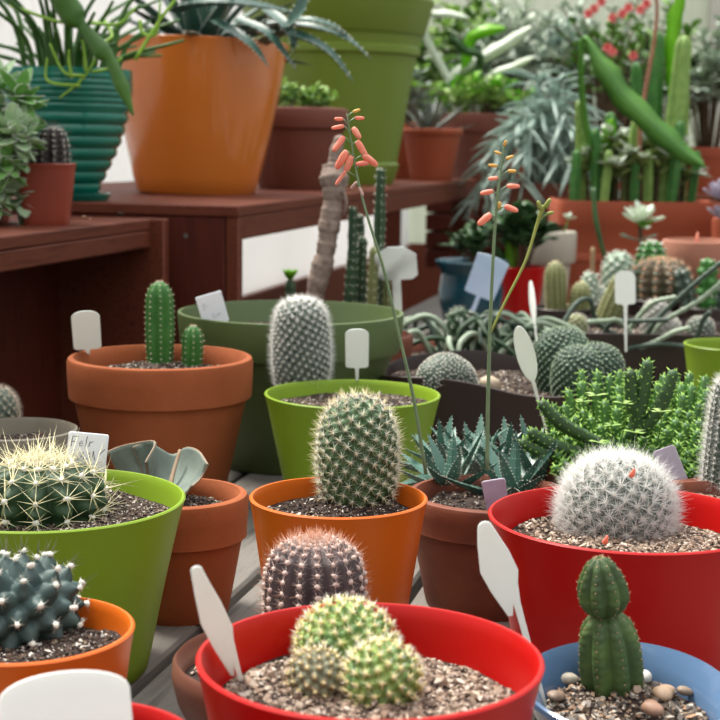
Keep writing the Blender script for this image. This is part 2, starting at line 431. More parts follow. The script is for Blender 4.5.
# pots ---------------------------------------------------------------
def pot_plastic(root, Rt, Rb, H, m, soilz, t=0.0028, belly=0.0, n=72, sec=None, name='pot', feet=True):
    pr = [(0, 0.002), (Rb * .93, 0.002), (Rb * .97, 0.0), (Rb, 0.003)]
    for i in range(1, 9):
        s = i / 9; pr.append((Rb + (Rt - Rb) * s + belly * math.sin(PI * s), H * s))
    pr += [(Rt, H - .003), (Rt + .0006, H - .001), (Rt - .0004, H), (Rt - t + .0008, H), (Rt - t, H - .0012)]
    for i in range(5):
        s = 1 - (i + 1) / 5 * (1 - (soilz - .014) / H)
        pr.append((Rb + (Rt - Rb) * s - t + belly * math.sin(PI * s), H * s))
    pr.append((0, soilz - .014))
    mb = MB(); lathe(mb, pr, m, n, sec); return mb.build(name, root, sharp=35)
def pot_terra(root, Rt, Rb, H, m, soilz, rimh=0.035, ov=0.006, t=0.009, n=72, name='pot', rim=None):
    zr = H - rimh; Rz = Rb + (Rt - ov - Rb) * 1.0
    pr = [(0, .002), (Rb * .95, .002), (Rb - .001, 0), (Rb, .003)]
    for i in range(1, 7):
        s = i / 6; pr.append((Rb + (Rt - ov - Rb) * s, .003 + (zr - .003) * s))
    pr += [(Rt - ov, zr + .0005), (Rt - ov * .25, zr + .001), (Rt - .0015, zr + .004), (Rt - .0005, zr + rimh * .5), (Rt, H - .005), (Rt - .0015, H - .0012), (Rt - .004, H), (Rt - t + .002, H), (Rt - t, H - .003)]
    ri = Rt - t - .002
    for i in range(4):
        s = (i + 1) / 4; z = (H - .003) + (soilz - .014 - H + .003) * s
        pr.append((ri + (Rb - .008 - ri) * (1 - z / H) * .9, z))
    pr.append((0, soilz - .014))
    mb = MB(); lathe(mb, pr, m, n)
    return mb.build(name, root, sharp=35)
def pot_prof(root, pr, m, n=72, sec=None, name='pot', wave=None):
    mb = MB(); lathe(mb, pr, m, n, sec, wave); return mb.build(name, root, sharp=35)
POTS = []
def potted(name, label, cat, px, py, H, wpx, group=None, rotz=0.0):
    """thing whose rim centre shows at (px, py), H above the bench; returns root, radius"""
    p = at_z(px, py, H)
    r = m_px(wpx, p) / 2
    POTS.append((label[:30], p.x, p.y, r))
    return thing(name, label, cat, (p.x, p.y, 0), rotz, group), r
def loc(root, px, py, z):
    p = at_z(px, py, z + root.location.z); return np.array([p.x - root.location.x, p.y - root.location.y, z])
def locy(root, px, py, y):
    p = at_y(px, py, y); return np.array([p.x - root.location.x, p.y - root.location.y, p.z - root.location.z])

# cactus ---------------------------------------------------------------
def rot_to(axis):
    q = Vector((0, 0, 1)).rotation_difference(Vector(axis)); return np.array(q.to_matrix())
def profile(kind, R, H, n=60):
    t = np.linspace(0, 1, n)
    if kind == 'globe':      # flattened or tall ball sunk a little in the soil
        a = np.linspace(-0.65, PI / 2, n); r = R * np.cos(a); z = H * (np.sin(a) + math.sin(.65)) / (1 + math.sin(.65))
    elif kind == 'column':
        z = H * t; r = R * (0.86 + 0.14 * np.sin(PI * np.clip(t * 1.15, 0, 1))) * np.clip(1 - np.clip((t - 1 + R / H * 1.3) / (R / H * 1.3), 0, 1) ** 2.2, 0, 1) ** .5
        k = np.clip(np.linspace(0, 1, n) * 1.0, 0, 1)
    elif kind == 'barrel':
        a = np.linspace(0, 1, n); z = H * np.sin(a * PI / 2) ** .9
        ang = np.linspace(-0.35, PI / 2, n); r = R * np.abs(np.cos(ang)) ** .55; z = H * (np.sin(ang) * .5 + .5 * np.sin(ang) + math.sin(.35)) / (1 + math.sin(.35))
    else:
        k = np.array(kind, float); z = np.interp(t, np.linspace(0, 1, len(k)), k[:, 1]) * H; r = np.interp(t, np.linspace(0, 1, len(k)), k[:, 0]) * R
        # smooth
        ker = np.array([1, 2, 3, 2, 1.]) / 9
        rp = np.pad(r, 2, mode='edge'); r2 = np.convolve(rp, ker, 'valid'); r2[-1] = r[-1]; r2[0] = r[0]; r = r2
    if kind == 'column':
        tt = np.concatenate([np.linspace(0, 1 - R / H * 1.3, n // 2), 1 - R / H * 1.3 * (1 - np.sin(np.linspace(0.05, 1, n - n // 2) * PI / 2))])
        z = H * tt; c = np.clip((tt - 1 + R / H * 1.3) / (R / H * 1.3), 0, 1)
        r = R * (0.88 + 0.12 * np.sin(PI * np.clip(tt, 0, 1))) * np.sqrt(np.clip(1 - c ** 2.2, 0, 1))
    r[-1] = 0.0
    return np.maximum(r, 0), z
def cactus(root, base, R, H, kind='globe', m=None, mode='tub', na=120, amp=0.12, ribs=12, ribamp=0.12, spacing=None, groups=(), axis=(0, 0, 1), nv=96, nu=60,
           name='cactus', wool=None, twist=0.0, sharp_rib=1.0, tubk=1.0, label=None, spine_name='spines', scallop=0.0, spin=0.0, amin=0.02):
    r, z = profile(kind, R, H, nu)
    Q = rot_to(axis); base = np.asarray(base, float)
    th = np.arange(nv) * 2 * PI / nv
    dr = np.gradient(r); dz = np.gradient(z)
    pn = nrm(np.stack([dz, -dr], -1)); 
    pn[:, 0] = np.where(pn[:, 0] < 0, 0, pn[:, 0]); pn = nrm(pn); pn[-1] = (0, 1)
    ds = np.hypot(np.diff(r), np.diff(z)); S = np.concatenate([[0], np.cumsum(ds)])
    def rib_prof(th_, i_t):
        x = np.abs(np.cos(ribs * (th_ - twist * i_t - spin) / 2)) ** sharp_rib      # 1 on the crest
        return x
    if mode == 'tub':
        area = np.concatenate([[0], np.cumsum((r[1:] + r[:-1]) * ds)]); area /= area[-1]
        a = amin + (1 - amin) * (np.arange(na) + .5) / na
        rr = np.interp(a, area, r); zz = np.interp(a, area, z); ang = np.arange(na) * 2.399963 + spin
        n0 = np.interp(a, area, pn[:, 0]); n1 = np.interp(a, area, pn[:, 1])
        tot = np.sum((r[1:] + r[:-1]) * ds) * PI
        tr = math.sqrt(tot / na) * .62 * tubk
        AP = np.stack([rr * np.cos(ang), rr * np.sin(ang), zz], -1); AN = nrm(np.stack([n0 * np.cos(ang), n0 * np.sin(ang), n1], -1))
        V = np.stack([r[:, None] * np.cos(th), r[:, None] * np.sin(th), np.broadcast_to(z[:, None], (nu, nv))], -1).reshape(-1, 3)
        VN = np.stack([pn[:, 0:1] * np.cos(th), pn[:, 0:1] * np.sin(th), np.broadcast_to(pn[:, 1:2], (nu, nv))], -1).reshape(-1, 3)
        dmin = np.full(len(V), 9.0)
        for k in range(0, na, 32):
            dd = np.linalg.norm(V[:, None] - AP[None, k:k + 32], axis=-1).min(1); dmin = np.minimum(dmin, dd)
        disp = amp * R * (np.clip(1 - dmin / tr, 0, 1) ** 0.9 - 0.25)
        V = V + VN * disp[:, None]
        AP = AP + AN * amp * R * .72
    else:
        ti = np.linspace(0, 1, nu)[:, None]
        x = rib_prof(th[None], ti)
        fade = np.clip(r / (0.25 * R), 0, 1)[:, None]
        sc = 0.0 if not scallop else scallop * np.cos(S[:, None] / spacing * 2 * PI) * x
        rm = r[:, None] * (1 + ribamp * (x - 1) * fade * 2 + sc)
        zz = np.broadcast_to(z[:, None], (nu, nv)) - (1 - x) * ribamp * R * 0.25 * (1 - fade)
        V = np.stack([rm * np.cos(th), rm * np.sin(th), zz], -1).reshape(-1, 3)
        AP = []; AN = []
        cnt = max(2, int(S[-1] / spacing))
        for j in range(ribs):
            for i in range(cnt):
                s = (i + .5 + .3 * RNG.uniform(-1, 1) * .3) / cnt * S[-1]
                rr = np.interp(s, S, r); zz_ = np.interp(s, S, z); t_ = np.interp(s, S, np.linspace(0, 1, nu))
                n0 = np.interp(s, S, pn[:, 0]); n1 = np.interp(s, S, pn[:, 1]); ang = 2 * PI * j / ribs + twist * t_ + spin
                AP.append((rr * math.cos(ang), rr * math.sin(ang), zz_)); AN.append((n0 * math.cos(ang), n0 * math.sin(ang), n1))
        AP = np.array(AP); AN = nrm(np.array(AN))
    mb = MB()
    mb.add(V @ Q.T + base, grid_faces(nu, nv), m)
    body = mb.build(name, root, sharp=0)
    if label: body['label'] = label
    AP = AP @ Q.T + base; AN = AN @ Q.T
    keep = AP[:, 2] > base[2] + 0.001
    AP, AN = AP[keep], AN[keep]
    sb = MB()
    if wool: grains(sb, AP + AN * wool[0] * .2, np.full(len(AP), wool[0]), wool[1], 0.9)
    for g in groups:
        PP, NN = AP, AN
        if 'top' in g: 
            hz = (AP - base) @ np.asarray(axis, float)
            k = hz > g['top'] * H; PP, NN = AP[k], AN[k]
        spines(sb, PP, NN, g['n'], g['L'], g['w'], g['sp'], g['m'], g.get('jit', .25), g.get('droop', 0))
    if sb.n: 
        so = sb.build(spine_name, body, sharp=0)
    return body, AP, AN
def surf_points(V, Fq, spacing, rng=RNG, tries=4000):
    V = np.asarray(V); Fq = np.asarray(Fq)
    A, B, C, D = V[Fq[:, 0]], V[Fq[:, 1]], V[Fq[:, 2]], V[Fq[:, 3]]
    N = np.cross(C - A, D - B); ar = np.linalg.norm(N, axis=1); pr = ar / ar.sum()
    i = rng.choice(len(Fq), tries, p=pr); u = rng.uniform(0, 1, (tries, 1)); v = rng.uniform(0, 1, (tries, 1))
    P = A[i] * (1 - u) * (1 - v) + B[i] * u * (1 - v) + C[i] * u * v + D[i] * (1 - u) * v; N = nrm(N[i])
    keep = []; KP = np.zeros((0, 3))
    for k in range(tries):
        if len(keep) == 0 or np.min(np.sum((KP - P[k]) ** 2, 1)) > spacing ** 2:
            keep.append(k); KP = np.vstack([KP, P[k]])
    return P[keep], N[keep]

# foliage --------------------------------------------------------------
def bush(root, z0, R, H, ns, per, L, W, T, m, twig=None, shape='oval', spreadout=0.6, droop=0.0, start=0.35, stemr=0.003, off=(0, 0), rng=None, up=0.4, fold=0.2, tips=None, n=5, sq_=1.0):
    rng = rng or random.Random(random.random())
    st = MB(); lf = MB()
    for i in range(ns):
        a = i * 2.39996 + rng.uniform(-.3, .3); q = math.sqrt((i + .5) / ns)
        e = np.array([off[0] + R * q * math.cos(a), off[1] + R * q * math.sin(a) * sq_, z0 + H * (1 - 0.45 * q * q) * rng.uniform(.7, 1.05) - droop * q * H])
        b = np.array([0.25 * R * q * math.cos(a) * spreadout, 0.25 * R * q * math.sin(a) * spreadout * sq_, z0 - .012])
        mid = b * .5 + e * .5 + np.array([-.1 * R * q * math.cos(a), -.1 * R * q * math.sin(a), H * .18 + droop * q * H * .5])
        pts = smooth_path([b, mid, e], 9)
        tube(st, pts, [stemr, stemr * .7, stemr * .4], twig or TWIG, 5, seg=9)
        for k in range(per):
            s = start + (1 - start) * (k + rng.random()) / per
            j = min(7.99, s * 8); i0 = int(j); p = pts[i0] + (pts[i0 + 1] - pts[i0]) * (j - i0)
            tg = nrm(pts[i0 + 1] - pts[i0])
            az = k * 2.39996 + i; ph = np.array([math.cos(az), math.sin(az), 0])
            d = nrm(ph * 1.0 + tg * 0.7 + np.array([0, 0, up * rng.uniform(.3, 1)]))
            mm = m if not tips or s < .8 else tips
            leaf(lf, p, d, L * rng.uniform(.7, 1.15), W * rng.uniform(.8, 1.1), T, mm, (0, 0, rng.uniform(-.35, .05) - droop * .3), shape, n, fold)
    st.build('stem', root, sharp=0)
    return lf.build('foliage', root, sharp=0)

def rosette(root, p, n, L, W, T, m, axis=(0, 0, 1), lo=10, hi=80, shape='lance', curve=0.25, name='rosette', teeth=None, fold=0.35, segs=8, spin=0.0, rng=None, specks=None):
    rng = rng or random.Random(n * 31 + int(p[0] * 9999))
    mb = MB(); TP = []; TN = []
    Q = rot_to(axis); p = np.asarray(p, float)
    for i in range(n):
        f = i / max(1, n - 1); el = math.radians(lo + (hi - lo) * f + rng.uniform(-6, 6)); az = i * 2.39996 + spin + rng.uniform(-.15, .15)
        d = Q @ np.array([math.cos(az) * math.cos(el), math.sin(az) * math.cos(el), math.sin(el)])
        l = L * (1 - .35 * f) * rng.uniform(.85, 1.1)
        bend = np.array([0, 0, curve * (1 - f * .6) * rng.uniform(.5, 1.2)])
        A, C, P, N = leaf(mb, p + d * W * .3, d, l, W * (1 - .25 * f), T, m, bend, shape, segs, fold, up=(0, 0, 1), roll=az)
        if teeth:
            for E, o in ((A, C), (C, A)):
                for k in range(1, len(E) - 1):
                    for q in (0, .5):
                        e = E[k] * (1 - q) + E[k + 1] * q; TP.append(e); TN.append(nrm(e - (o[k] * (1 - q) + o[min(k + 1, len(o) - 1)] * q)))
            if specks:
                for k in range(1, len(P) - 1):
                    for q in (-.5, 0, .5):
                        TP.append(P[k] - N[k] * T * (1 - abs(q)) + (C[k] - P[k]) * q); TN.append(-N[k])
    o = mb.build(name, root, sharp=50)
    if teeth:
        sb = MB(); spines(sb, TP, TN, 1, teeth[0], teeth[1], (0, 10), teeth[2], .3); sb.build('teeth', o, sharp=0)
    return o

# plant labels ---------------------------------------------------------
def outline_label(kind, hw, hh, st):
    """2-D outline, stake end at origin, growing up (x, y)"""
    pts = []
    if kind == 'paddle':
        r = hw * .55
        pts = [(-st, 0), (-st, -9), ]
    return pts
def label(label_text, foot, head, width, kind='paddle', m=None, t=0.0014, name='plant_label', stakew=0.0022, headfrac=0.55, group=None, yaw=None, write=None, cat='plant label', lean=0.0):
    """foot, head: world points of the stake's tip and the top edge; the flat face looks at the camera turned by yaw"""
    m = m or LABEL
    foot = np.asarray(foot, float); head = np.asarray(head, float)
    ax = head - foot; Ln = np.linalg.norm(ax); ax = ax / Ln
    view = nrm(np.array([foot[0], foot[1], foot[2] - CAMZ]) * -1.0)
    X = nrm(np.cross(ax, view))
    Nn = np.cross(X, ax)
    if yaw:
        c, s = math.cos(yaw), math.sin(yaw); X, Nn = X * c + Nn * s, Nn * c - X * s
    hw = width / 2; h0 = Ln * (1 - headfrac); s = stakew
    arc = lambda cx, cy, r, a0, a1, n=8: [(cx + r * math.cos(a0 + (a1 - a0) * i / n), cy + r * math.sin(a0 + (a1 - a0) * i / n)) for i in range(n + 1)]
    if kind == 'paddle':
        r = hw * .8; q = hw * .35
        o = [(-s * .5, 0), (s * .5, 0), (s, h0 - q * .6), (s * 1.6, h0)] + arc(hw - q, h0 + q, q, -PI / 2, 0, 5) + arc(hw - r, Ln - r, r, 0, PI / 2) + arc(-hw + r, Ln - r, r, PI / 2, PI) + arc(-hw + q, h0 + q, q, PI, 1.5 * PI, 5) + [(-s * 1.6, h0), (-s, h0 - q * .6)]
    elif kind == 'oval':
        o = [(-s * .5, 0), (s * .5, 0), (s, h0)] + [(hw * math.sin(a), h0 + (Ln - h0) * (.5 - .5 * math.cos(a))) for a in np.linspace(.35, PI, 12)]
        o += [(-x, y) for x, y in o[:2:-1]][1:] + [(-s, h0)]
    elif kind == 'spear':   # spatula blade with one barb beside the stake
        H = Ln - h0
        o = [(hw * .15, 0), (hw * .38, 0), (hw * .62, h0), (hw * .78, h0 + H * .22), (hw, h0 + H * .36), (hw * .82, h0 + H * .6), (hw * .45, h0 + H * .86)] + arc(-.05 * hw, Ln - hw * .42, hw * .42, .5, PI - .3, 6) + [(-hw * .72, h0 + H * .75), (-hw, h0 + H * .45), (-hw * .75, h0 + H * .2), (-hw * .25, h0 - H * .12), (hw * .02, h0 - H * .13), (hw * .22, h0 + H * .02)]
    elif kind == 'house':
        o = [(-s, 0), (s, 0), (s, h0), (hw * .75, h0), (hw, h0 + hw * .3), (hw * .95, Ln - hw * .55), (hw * .35, Ln), (-hw * .35, Ln), (-hw * .95, Ln - hw * .55), (-hw, h0 + hw * .3), (-hw * .75, h0), (-s, h0)]
    elif kind == 'strip':
        q = hw * .35
        o = [(-hw * .6, 0), (hw * .6, 0), (hw, Ln * .25)] + arc(hw - q, Ln - q, q, 0, PI / 2, 5) + arc(-hw + q, Ln - q, q, PI / 2, PI, 5) + [(-hw, Ln * .25)]
    elif kind == 'card':
        q = hw * .12
        o = [(-s, 0), (s, 0), (s, h0), (hw - q, h0)] + arc(hw - q, h0 + q, q, -PI / 2, 0, 3) + arc(hw - q, Ln - q, q, 0, PI / 2, 3) + arc(-hw + q, Ln - q, q, PI / 2, PI, 3) + arc(-hw + q, h0 + q, q, PI, 1.5 * PI, 3) + [(-s, h0)]
    elif kind == 'arch':
        o = [(-hw * .5, 0), (hw * .5, 0), (hw * .5, h0), (hw * .9, h0), (hw, h0 + hw * .1)] + [(hw * math.cos(a), Ln - hw * .42 + hw * .42 * math.sin(a) ** .8) for a in np.linspace(.12, PI - .12, 14)] + [(-hw, h0 + hw * .1), (-hw * .9, h0), (-hw * .5, h0)]
    n = len(o); b = t * .3
    O = np.array(o); cen = O.mean(0)
    from mathutils.geometry import tessellate_polygon
    tri = tessellate_polygon([[Vector((x, y, 0)) for x, y in o]])
    # inset by edge normals for a soft edge
    nx = np.roll(O, -1, 0) - np.roll(O, 1, 0); en = nrm(np.stack([nx[:, 1], -nx[:, 0]], -1))
    area = 0.5 * np.sum(O[:, 0] * np.roll(O[:, 1], -1) - np.roll(O[:, 0], -1) * O[:, 1])
    if area < 0: en = -en
    I = O - en * b
    rings = [(I, t / 2), (O, t / 2 - b), (O, -t / 2 + b), (I, -t / 2)]
    V = np.concatenate([foot * 0 + np.outer(R[:, 0], X) + np.outer(R[:, 1], ax) + np.outer(np.full(n, zz), Nn) for R, zz in rings])
    fc = []
    for k in range(3):
        for i in range(n):
            j = (i + 1) % n; fc.append([k * n + i, k * n + j, (k + 1) * n + j, (k + 1) * n + i])
    for tr in tri:
        fc.append(list(tr)); fc.append([3 * n + q for q in tr[::-1]])
    mb = MB(); mb.add(V, fc, m)
    ob = mb.build(name, None, sharp=30, loc=foot)
    tag(ob, label_text, cat, group or 'plant labels stuck in the pots')
    if write:
        wb = MB()
        for stroke in write:   # strokes in head space: u -1..1 across, v 0..1 up the head
            P = [X * (u * hw) + ax * (h0 + v * (Ln - h0)) + Nn * (t / 2 + .0001) for u, v in stroke]
            tube(wb, P, [width * .009] * len(P), INK, 4, seg=len(P), up=tuple(Nn))
        tx = wb.build('handwriting', ob, sharp=0)
    return ob

# ================================================================== SETTING
ANG = -math.radians(13.65)
UX, UY = math.sin(-ANG), math.cos(-ANG)          # direction the benches run
def struct(mb, name, loc=(0, 0, 0), rot=None):
    o = mb.build(name, None, loc=loc, rot=rot); o['kind'] = 'structure'; return o
M_FLOOR = mat('concrete_floor', ['#8a8680', '#a19c94'], 3, 0.9, 0.2, 40)
M_WALL = mat('pale_ribbed_panel', ['#eeeeee', '#f5f4f4'], 2, 0.5, trans=0.55)
M_WALLB = mat('greenhouse_back_panel', ['#d0d6c8', '#dce0d4'], 2, 0.6, trans=0.5)
mb = MB(); box(mb, -6, 7, -2, 10, -0.90, -0.80, M_FLOOR); struct(mb, 'floor')
def ribbed(x0, x1, z0, z1, m, pitch=0.06, amp=0.006, th=0.012):
    n = int((x1 - x0) / pitch * 6); xs = np.linspace(x0, x1, n); ys = amp * np.sin(xs / pitch * 2 * PI)
    V = np.concatenate([np.stack([xs, ys + q, np.full(n, z)], -1) for q, z in ((0, z0), (0, z1), (th, z1), (th, z0))])
    fc = [[k * n + i, k * n + i + 1, ((k + 1) % 4) * n + i + 1, ((k + 1) % 4) * n + i] for k in range(4) for i in range(n - 1)]
    b = MB(); b.add(V, fc, m); return b
WL0 = np.array([-1.22, 2.40])                     # side wall runs parallel to the benches
o = ribbed(-2.2, 6.3, -0.17, 2.2, M_WALL).build('wall_left', None, loc=(WL0[0], WL0[1], 0), rot=(0, 0, PI / 2 + ANG)); o['kind'] = 'structure'
mb = MB(); box(mb, -2.2, 6.3, -0.02, 0.03, -0.80, -0.173, WOOD); o = mb.build('baseboard_left', None, loc=(WL0[0], WL0[1], 0), rot=(0, 0, PI / 2 + ANG)); o['kind'] = 'structure'
mb = MB(); box(mb, -.6, 6.5, -.03, -.006, -.8, -.16, WOOD); o = mb.build('baseboard_back', None, loc=(0, 8.6, 0)); o['kind'] = 'structure'
o = ribbed(-0.6, 6.5, -0.80, 2.6, M_WALLB, 0.09).build('wall_back', None, loc=(0, 8.6, 0)); o['kind'] = 'structure'
mb = MB(); box(mb, -.06, .06, -.05, .05, -.8, 2.6, mat('grey_post', ['#a9a79d', '#b5b3a8'], 4, .7)); o = mb.build('trim_1', None, loc=(1.98, 8.45, 0)); o['kind'] = 'structure'

# potting table of weathered boards
B1 = (-0.307, 2.36)
tb = thing('potting_table', 'long table of weathered grey boards carrying all the pots in front', 'table', (B1[0], B1[1], -0.80), ANG)
rngb = random.Random(3)
def boards(x0, x1, y0, y1, wd=0.14, gap=0.009):
    x = x0
    while x < x1:
        b = MB(); box(b, x, x + wd, y0 + rngb.uniform(0, .004), y1 - rngb.uniform(0, .004), 0.772, 0.80, GREYWOOD, .003); b.build('board', tb); x += wd + gap
boards(0.006, 1.75, -2.35, 0.03)
boards(0.108, 1.9, 0.04, 2.95)
for (x, y) in ((.05, -2.25), (1.65, -2.25), (.05, -.05), (1.65, -.05), (.2, 2.85), (1.75, 2.85)):
    b = MB(); box(b, x - .035, x + .035, y - .035, y + .035, 0, .772, GREYWOOD); b.build('leg', tb)
for y in (-2.2, -1.1, -.05, 1.2, 2.8):
    b = MB(); box(b, .12, 1.7, y - .02, y + .02, .70, .772, GREYWOOD); b.build('crossbar', tb)

# left shelf bench (nearer)
s1 = thing('wooden_shelf_bench', 'brown painted wooden shelf at left edge carrying the ribbed teal pot', 'shelf', (B1[0], B1[1], -0.8), ANG)
b = MB(); box(b, -.62, -.022, -1.5, -.022, 1.062, 1.08, WOOD); b.build('shelf_top', s1)
b = MB(); box(b, -.044, -.022, -1.5, -.022, 1.035, 1.0615, WOOD); b.build('apron', s1)
b = MB(); box(b, -.62, 0, -.0215, 0, 0, 1.08, WOOD); b.build('end_board', s1)
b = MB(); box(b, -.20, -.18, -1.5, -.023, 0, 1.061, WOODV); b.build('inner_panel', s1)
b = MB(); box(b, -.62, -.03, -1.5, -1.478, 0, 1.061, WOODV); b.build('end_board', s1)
# second bench
B2 = (-0.199, 2.39)
s2 = thing('wooden_bench', 'brown painted wooden bench carrying the big glossy orange pot', 'bench', (B2[0], B2[1], -0.8), ANG)
b = MB(); box(b, -.72, .0, 0, 2.35, 1.082, 1.10, WOOD); b.build('bench_top', s2)
b = MB(); box(b, -.022, 0, .024, 2.35, 1.045, 1.0815, WOOD); b.build('apron', s2)
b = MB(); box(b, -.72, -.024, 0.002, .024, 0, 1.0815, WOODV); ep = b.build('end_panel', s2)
for x in (-.09, -.16, -.30, -.43):
    b = MB(); lathe(b, [(0, -.0012), (.0035, -.0012), (.004, 0), (0, 0)], mat('screw_metal', '#6f6a64', 5, .4), 12); b.build('screw', ep, loc=(x, .0008, 1.05), rot=(PI / 2, 0, 0))
b = MB(); box(b, -.022, 0, 0.002, .0235, 0, 1.0815, WOOD); b.build('corner_post', s2)
for (x, y) in ((-.66, 1.80), (-.035, 2.315), (-.66, .3)):
    b = MB(); box(b, x - .03, x + .03, y - .03, y + .03, 0, 1.0445, WOOD); b.build('leg', s2)
# loose bits on the near shelf
def on_b1(px, py): return at_z(px, py, 0.28)
for i, (px, py, r_, lb) in enumerate(((121, 216, .006, 'dark lump of bark on the end of the left shelf'), (84, 219, .0045, 'pale chip beside the teal saucer on the left shelf'), (90, 220, .003, 'small pale crumb just right of the chip by the teal saucer'))):
    p = on_b1(px, py); b = MB(); grains(b, [(0, 0, r_ * .55)], [r_], SOILG if i == 0 else PEBBLE, .6)
    tag(b.build('bark_chip' if i == 0 else 'stone_chip', None, sharp=0, loc=p), lb, 'debris')

# ================================================================== FRONT POTS
# --- red pot, front centre
FR, r = potted('potted_cactus', 'glossy red pot in front with a lumpy yellow-green cactus on pale gravel', 'potted cactus', 370, 655, .135, 345)
pot_plastic(FR, r, r * .72, .135, P_RED, .108)
soil(FR, .108, r * .93, GRAVEL, 2800, (.0010, .0026), 'gravel', mound=.006, bigs=110, bigsize=(.0026, .0045))
gy = [dict(n=11, L=.0046, w=.0006, sp=(30, 85), m=SP_YEL), dict(n=6, L=.005, w=.0006, sp=(0, 70), m=SP_WHITE)]
for (px, py, Rp, Hp, ax, lab_, na, grp) in ((344, 668, 46, .036, (.1, -.15, 1), None, 150, gy), (380, 698, 35, .031, (.1, -.3, 1), None, 100, gy), (322, 692, 28, .023, (-.35, -.2, 1), 'duller greyish lobe', 80, [dict(n=10, L=.0038, w=.0008, sp=(35, 85), m=SP_TAN), dict(n=2, L=.004, w=.0008, sp=(0, 30), m=SP_WHITE)])):
    p = loc(FR, px, py, .106); R_ = m_px(Rp, at_z(px, py, .11))
    cactus(FR, p, R_, Hp, 'globe', G_YEL if lab_ is None else skin('grey_lobe_skin', ['#59604a', '#7b7c60'], 90), 'tub', na, .17, groups=grp, axis=ax, wool=(.0012, WOOLY), label=lab_, nv=110, nu=70)
label('white spatula label standing in the gravel of the front red pot', at_z(241, 695, .100), at_y(196, 566, .735),   .0155, 'spear', headfrac=.74, yaw=.2)

# --- barrel cactus in the low brown bowl behind
BB, r = potted('potted_cactus', 'pinkish ribbed barrel cactus in a low brown glazed bowl behind the front red pot', 'potted cactus', 290, 655, .07, 236)
pot_prof(BB, [(0, .002), (r * .55, 0), (r * .6, .002), (r * .8, .018), (r * .95, .042), (r, .058), (r * .99, .067), (r * .96, .070), (r * .93, .067), (r * .9, .055), (r * .75, .035), (0, .033)], BOWLBR)
soil(BB, .056, r * .9, GRAVEL, 500, (.002, .004), 'gravel', bigs=120, bigsize=(.004, .008), bigm=island_mat('white_stones', ['#d8d2c8', '#c9c0b4', '#e3ded6', '#b5aa9c']))
p = loc(BB, 314, 655, .055)
cactus(BB, p, .0345, .080, [(.86, 0), (.97, .2), (1, .45), (.98, .7), (.85, .88), (.55, .98), (0, 1.0)], skin('purplish_skin', ['#463a3d', '#584a4a']), 'rib', ribs=17, ribamp=.09, spacing=.0066, sharp_rib=.8, nv=136,
       groups=[dict(n=9, L=.0068, w=.00045, sp=(40, 85), m=SP_PINK), dict(n=2, L=.009, w=.0005, sp=(0, 35), m=SP_RUST), dict(n=3, L=.009, w=.00045, sp=(0, 50), m=SP_RUST, top=.9)], wool=(.0021, WOOLP))

# --- blue bowl
BL, r = potted('potted_cactus', 'pale blue glazed bowl with a pinched green cactus among pebbles', 'potted cactus', 625, 683, .08, 210)
BL.rotation_euler = (math.radians(6), 0, 0)
pot_prof(BL, [(0, .004), (r * .55, 0), (r * .6, .002), (r * .75, .03), (r * .84, .06), (r * .97, .076), (r, .079), (r * .995, .082), (r * .97, .083), (r * .84, .073), (r * .78, .064), (r * .7, .03), (0, .028)], BLUE)
soil(BL, .063, r * .80, PEBBLE, 800, (.0010, .0026), 'soil', mound=.006, bigs=70, bigsize=(.0028, .0048))
pk = [(566, 677, .0062, '#cfc4b4', 'oval cream pebble left of the pinched cactus in the blue bowl'), (646, 674, .0075, '#cdc9c4', 'large pale grey pebble right of the pinched cactus'), (664, 692, .0062, '#b99a7e', 'tan squarish pebble at right in the blue bowl'), (558, 661, .005, '#a07c5c', 'small brown pebble at the back left of the blue bowl'), (652, 707, .0065, '#a9826a', 'flat rosy pebble near the front rim of the blue bowl'), (637, 662, .0058, '#a8703f', 'orange-brown pebble behind the pale grey pebble'), (684, 690, .0042, '#8f7a66', 'small brown pebble nearest the right rim of the blue bowl'), (556, 695, .0045, '#8a7361', 'brown pebble nearest the left rim of the blue bowl')]
for i, (px, py, rr, cc, lb) in enumerate(pk):
    wp = at_z(px, py, .070)
    b = MB(); n_ = 20; V = []
    an = np.linspace(0, PI, 10)
    lathe(b, [(rr * (1.1 + .1 * math.sin(i)) * math.sin(a), rr * .68 * -math.cos(a)) for a in an], mat('pebble_%s' % cc[1:], [cc, '#%02x%02x%02x' % tuple(min(255, int(int(cc[k:k+2], 16) * 1.18)) for k in (1, 3, 5))], 200, .55), n_, sec=lambda t, i=i: 1 + .15 * math.cos(2 * t + i) + .10 * math.cos(3 * t + 2 * i) + .05 * math.cos(5 * t + i))
    tag(b.build('pebble', None, loc=(wp.x, wp.y, .0695), rot=(.2 * math.sin(i * 3), .2 * math.cos(i * 2), i)), lb, 'pebble', 'pebbles in the blue bowl')
p = loc(BL, 612, 692, .060)
cactus(BL, p, .0208, .091, [(.92, 0), (1.0, .12), (1.0, .25), (.93, .38), (.8, .48), (.60, .545), (.36, .575), (.60, .62), (.80, .70), (.76, .80), (.6, .88), (.42, .95), (.2, .99), (0, 1)], skin('mottled_green_skin', ['#2a3c1a', '#3d5626', '#556f33'], 45), 'rib', ribs=8, ribamp=.13, spacing=.0055, sharp_rib=.9, nv=96,
       groups=[dict(n=3, L=.0017, w=.0006, sp=(20, 80), m=SP_TAN)], axis=(-.16, -.02, 1), scallop=.015, nu=90, twist=.25, spin=.2)
label('white spatula label leaning left out of the blue bowl', at_z(541, 710, .06), at_y(484, 521, .865), .0225, 'spear', headfrac=.44)

